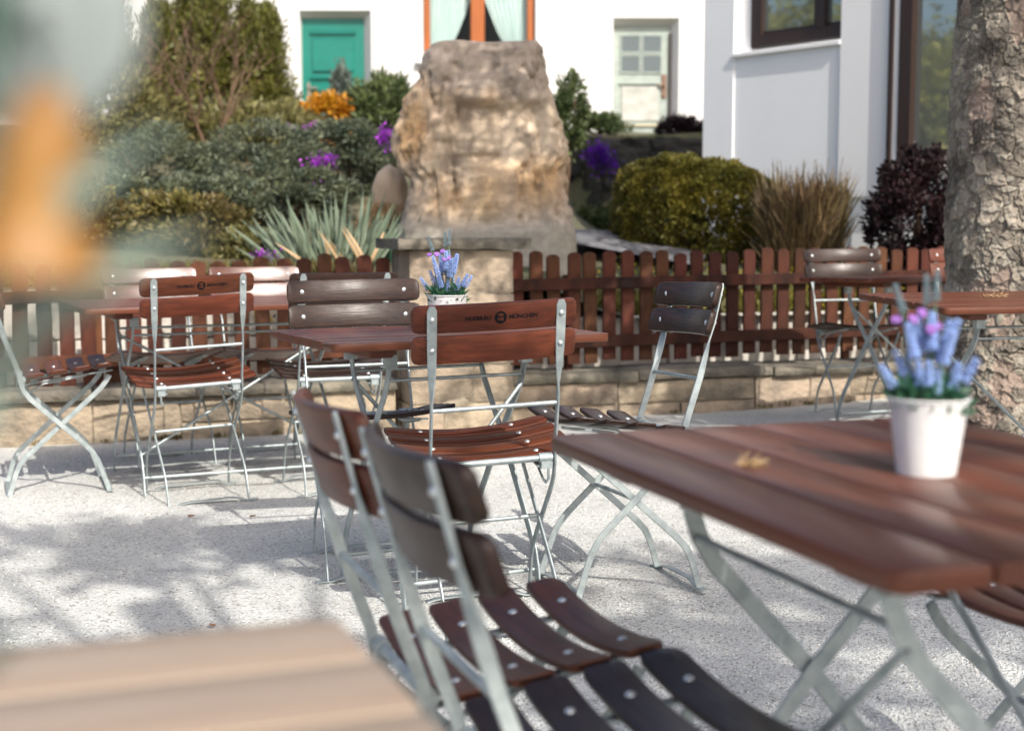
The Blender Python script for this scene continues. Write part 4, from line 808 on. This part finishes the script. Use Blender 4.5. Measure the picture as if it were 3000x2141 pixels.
# ---------------------------------------------------------------- pots and flowers
def spike(L,r,m,seed,rows=7,per=5):
    rows=int(rows*1.35); per+=1
    mb=MB(); rg=random.Random(seed)
    for i in range(rows):
        t=i/(rows-1); z=L*t; rr=r*(1-.45*t)
        for k in range(per): a=6.283*k/per+i*.6; ell(mb,(math.cos(a)*rr*.75,math.sin(a)*rr*.75,z+rg.uniform(-.001,.001)),(rr*.40,rr*.40,L/rows*.42),5,3)
    mb.tube([(0,0,-.01),(0,0,L)],.0012,4); return mb.mesh('flower_spike',m)
def lav_pot(label,x,y,z,rt,rb,h,seed,fh=1.0):
    t=thing('flower_pot',label,'flower pot',(x,y,z),group='small white pots of artificial lavender'); rg=random.Random(seed)
    mb=MB().lathe([(rb*.0+.0005,0),(rb,0),(rb*1.02,.003),(rb+(rt-rb)*.10,h*.1),(rb+(rt-rb)*.12,h*.115),(rb+(rt-rb)*.14,h*.13),(rb+(rt-rb)*.5,h*.5),(rb+(rt-rb)*.93,h*.93),(rt*1.0,h*.965),(rt*1.045,h*.975),(rt*1.045,h*.995),(rt*1.02,h),(rt*.97,h*.985),(rt*.93,h*.8),(.0005,h*.78)],40)
    link('pot',mb.mesh('pot','pot_white',35),t)
    q=np.random.default_rng(seed); n=480; a=q.random(n)*6.283; r=rt*.85*np.sqrt(q.random(n)); C=np.stack([np.cos(a)*r,np.sin(a)*r,h*.78+q.random(n)**1.6*h*.36],1); N=np.stack([np.cos(a)*r/rt*1.2,np.sin(a)*r/rt*1.2,np.full(n,1.0)],1)
    link('foliage',leaves('foliage',C,N,.02*fh,'leaf_fresh',3.2,seed),t)
    st=MB(); S_=fh
    def place(m,a,rr,zz,lean,name='flower_spike',sc=1.0):
        dx=math.cos(a)*rr; dy=math.sin(a)*rr; ln=(lean*math.cos(a),lean*math.sin(a)); st.tube([(dx*.4,dy*.4,h*.75),(dx*.8,dy*.8,(h*.75+zz)/2),(dx,dy,zz+.004)],.0013*S_,5,False); o=link(name,m,t,(dx,dy,zz),(-ln[1],ln[0],0),(sc,)*3); return o
    b1=spike(.042*S_,.0075*S_,'lavender_blue',seed+1,8,6); b2=spike(.03*S_,.0068*S_,'lavender_blue',seed+2,6,5); g1=spike(.034*S_,.0055*S_,'lavender_grey',seed+3,8,5)
    for a,rr,zz,ln in ((1.1,.024,h+.045*S_,.3),(3.6,.024,h+.05*S_,.3),(2.2,.02,h+.047*S_,.2),(5.0,.03,h+.045*S_,.4),(.2,.016,h+.052*S_,.25),(2.9,.012,h+.055*S_,.1),(4.6,.010,h+.06*S_,.1),(1.5,.014,h+.05*S_,.15),(5.5,.022,h+.056*S_,.35),(.9,.006,h+.062*S_,0)): place(b1,a,rr*S_,zz,ln)
    for a,rr,zz,ln in ((.6,.04,h+.012*S_,.5),(1.9,.036,h+.016*S_,.4),(5.9,.04,h+.022*S_,.5),(4.4,.038,h+.02*S_,.45),(3.0,.03,h+.028*S_,.4),(0,.044,h+.018*S_,.55),(3.3,.046,h+.014*S_,.6),(2.5,.028,h+.012*S_,.35),(4.9,.02,h+.006*S_,.2),(4.0,.024,h+.016*S_,.25),(5.6,.03,h+.012*S_,.3),(1.2,.03,h+.012*S_,.3)): place(b2,a,rr*S_,zz,ln)
    for a,rr,zz,ln in ((3.1,.034,h+.105*S_,.3),(2.0,.008,h+.115*S_,.05),(.3,.006,h+.12*S_,.05)): place(g1,a,rr*S_,zz,ln)
    link('stems',st.mesh('stems','stem_green'),t)
    pm=MB(); 
    for k in range(5): ell(pm,(math.cos(k*1.257)*.004,math.sin(k*1.257)*.004,0),(.0045,.0045,.003),6,3)
    pmm=pm.mesh('blossom','petal_violet')
    for a,rr,zz in ((3.0,.042,h+.095*S_),(3.3,.024,h+.096*S_),(2.6,.012,h+.103*S_),(5.2,.009,h+.088*S_),(4.4,.014,h+.084*S_)): link('blossom',pmm,t,(math.cos(a)*rr*S_,math.sin(a)*rr*S_-.004,zz),(rg.uniform(.6,1.4),rg.uniform(-.5,.5),0),(S_*.9,)*3)
    return t
lav_pot('white pot of blue and violet lavender on the small central table, in focus',-.185,4.04,.735,.058,.045,.106,31,1.18)
lav_pot('white bucket pot of blue lavender, blurred, on the right foreground table',.516,1.75,.73,.049,.036,.096,32,1.0)
def daffodil():
    t=thing('daffodil_pot','strongly blurred pot plant with drooping orange flower at the left edge','pot plant',(-.185,.375,.75)); b=Vector((-.185,.375,.75))
    link('pot',MB().lathe([(.0005,0),(.03,0),(.038,.115),(.041,.12),(.037,.12),(.034,.108),(.0005,.105)],28).mesh('pot','pot_white',35),t)
    def L(p): q=Vector(p); return Vector((q.x*.72,q.y*.72,1.037+(q.z-1.037)*.72))-b
    st=MB().tube([(0,0,.10),L((-.215,.49,.98)),L((-.20,.47,1.10)),L((-.182,.47,1.118)),L((-.168,.475,1.10))],.0028,8).mesh('stem','leaf_deep',50); link('stem',st,t)
    tr=link('trumpet',MB().lathe([(.006,0),(.011,-.012),(.0135,-.026),(.0145,-.04),(.019,-.05),(.021,-.052),(.0185,-.049),(.012,-.03),(.0005,-.012)],24).mesh('trumpet','daffodil_orange',60),t,L((-.161,.50,1.086)),(R(6),R(8),0),(.85,.85,.88))
    def petal(Lg,w):
        V=[];F=[]
        for i in range(9):
            u=i/8; ww=w*math.sin(math.pi*min(1,u*.9+.08))**.7
            for k in (-1,-.5,0,.5,1): V.append((k*ww/2,-.006*math.cos(k*1.2)+.10*u*u*Lg,u*Lg))
        for i in range(8):
            for k in range(4): a=5*i+k; F.append((a,a+1,a+6,a+5))
        return npmesh('petal',V,F,'daffodil_petal',True)
    pm=petal(.062,.034)
    for k,(dx,lean,yaw,sc) in enumerate(((.006,.30,.1,1.05),(-.010,-.95,.2,.9),(.002,.12,.5,1.15),(.008,.48,-.2,.85),(-.014,-.75,2.5,.8),(.0,.4,2.9,.9))): link('petal',pm,t,L((-.165+dx,.503,1.074)),(R(-4),lean,yaw),(sc*.72,)*3)
    def ribbon(pts,w,m):
        P=[L(p) for p in pts]; V=[];F=[]; n=14
        for i in range(n+1):
            u=i/n*(len(P)-1); k=min(int(u),len(P)-2); p=P[k].lerp(P[k+1],u-k); f=i/n; ww=.72*w*(1-.3*f)*(1 if f<.7 else max(.03,(1-f)/.3)); d=(P[k+1]-P[k]).normalized(); sd=d.cross(Vector((0,1,.25))).normalized()
            V+=[p-sd*ww/2,p+Vector((0,.2*ww,0)),p+sd*ww/2]
        for i in range(n):
            for k in (0,1): a=3*i+k; F.append((a,a+1,a+4,a+3))
        return npmesh('leaf',V,F,m,True)
    for pts,w,m in (([(-.25,.5,.82),(-.225,.5,.95),(-.19,.495,1.012),(-.15,.49,1.05),(-.118,.49,1.072)],.017,'leaf_glaucous'),([(-.245,.51,.82),(-.215,.52,.94),(-.18,.53,1.0),(-.14,.535,1.028),(-.112,.54,1.035)],.015,'leaf_glaucous'),([(-.25,.49,.82),(-.23,.47,.93),(-.195,.455,.99),(-.165,.45,1.012)],.014,'leaf_glaucous'),([(-.24,.5,.82),(-.21,.48,.865),(-.18,.465,.893),(-.16,.46,.905)],.012,'leaf_deep'),([(-.25,.49,.82),(-.20,.47,1.0),(-.168,.47,1.10),(-.158,.47,1.2),(-.155,.47,1.26)],.012,'leaf_deep')): link('leaf',ribbon(pts,w,m),t)
daffodil()
# ---------------------------------------------------------------- dead leaves and litter
def litter():
    q=np.random.default_rng(3); spots=[(-.78,3.62,'brown dead leaf lying on the sunlit gravel at the left'),(-1.14,4.98,'dead leaf scrap on the gravel in front of the chair with lettering'),(-.92,4.97,'curled dead leaf scrap left of the central table legs'),(.63,4.08,'crumpled dead leaf beside the foot of the pulled out chair'),(.52,2.25,'dark dead leaf scrap on the gravel under the near right table'),(.60,2.62,'small dark leaf scrap between the legs of the near right table'),(.93,2.52,'small brown scrap on the gravel at the far right'),(-.18,4.1,'brown scrap on the gravel under the central table')]
    for k,(x,y,lb) in enumerate(spots):
        V=[];F=[]; n=5
        for i in range(n):
            u=i/(n-1); w=.012*math.sin(math.pi*min(1,u+.08))+.001
            V+=[((u-.5)*.04,-w,.006+.008*q.random()),((u-.5)*.04,0,.004+.004*q.random()),((u-.5)*.04,w,.006+.009*q.random())]
        for i in range(n-1):
            for j in (0,1): a=3*i+j; F.append((a,a+3,a+4,a+1))
        o=tag(link('dead_leaf',npmesh('dead_leaf',V,F,'dry_leaf'),None,(x,y,float(gz(x,y))+.004),(0,0,q.random()*6)),lb,'leaf','dead leaves on the gravel')
        o.scale=(.62,.62,.62)
    for x,y,z,lb,s in ((1.66,4.92,.792,'yellow pine debris on the table in front of the tree trunk',1.0),(.30,1.80,.731,'blurred brown scrap on the right foreground table beside the pot',.4)):
        C=q.normal(0,1,(60,3))*[.022*s,.012*s,.002]; o=tag(link('debris_tuft',leaves('debris_tuft',np.abs(C)*[1,1,1]*np.sign(C)*[1,1,0]+[0,0,.003],np.tile([1.,.3,.05],(60,1)),.02,'f_tan',9,5),None,(x,y,z)),lb,'debris')
litter()
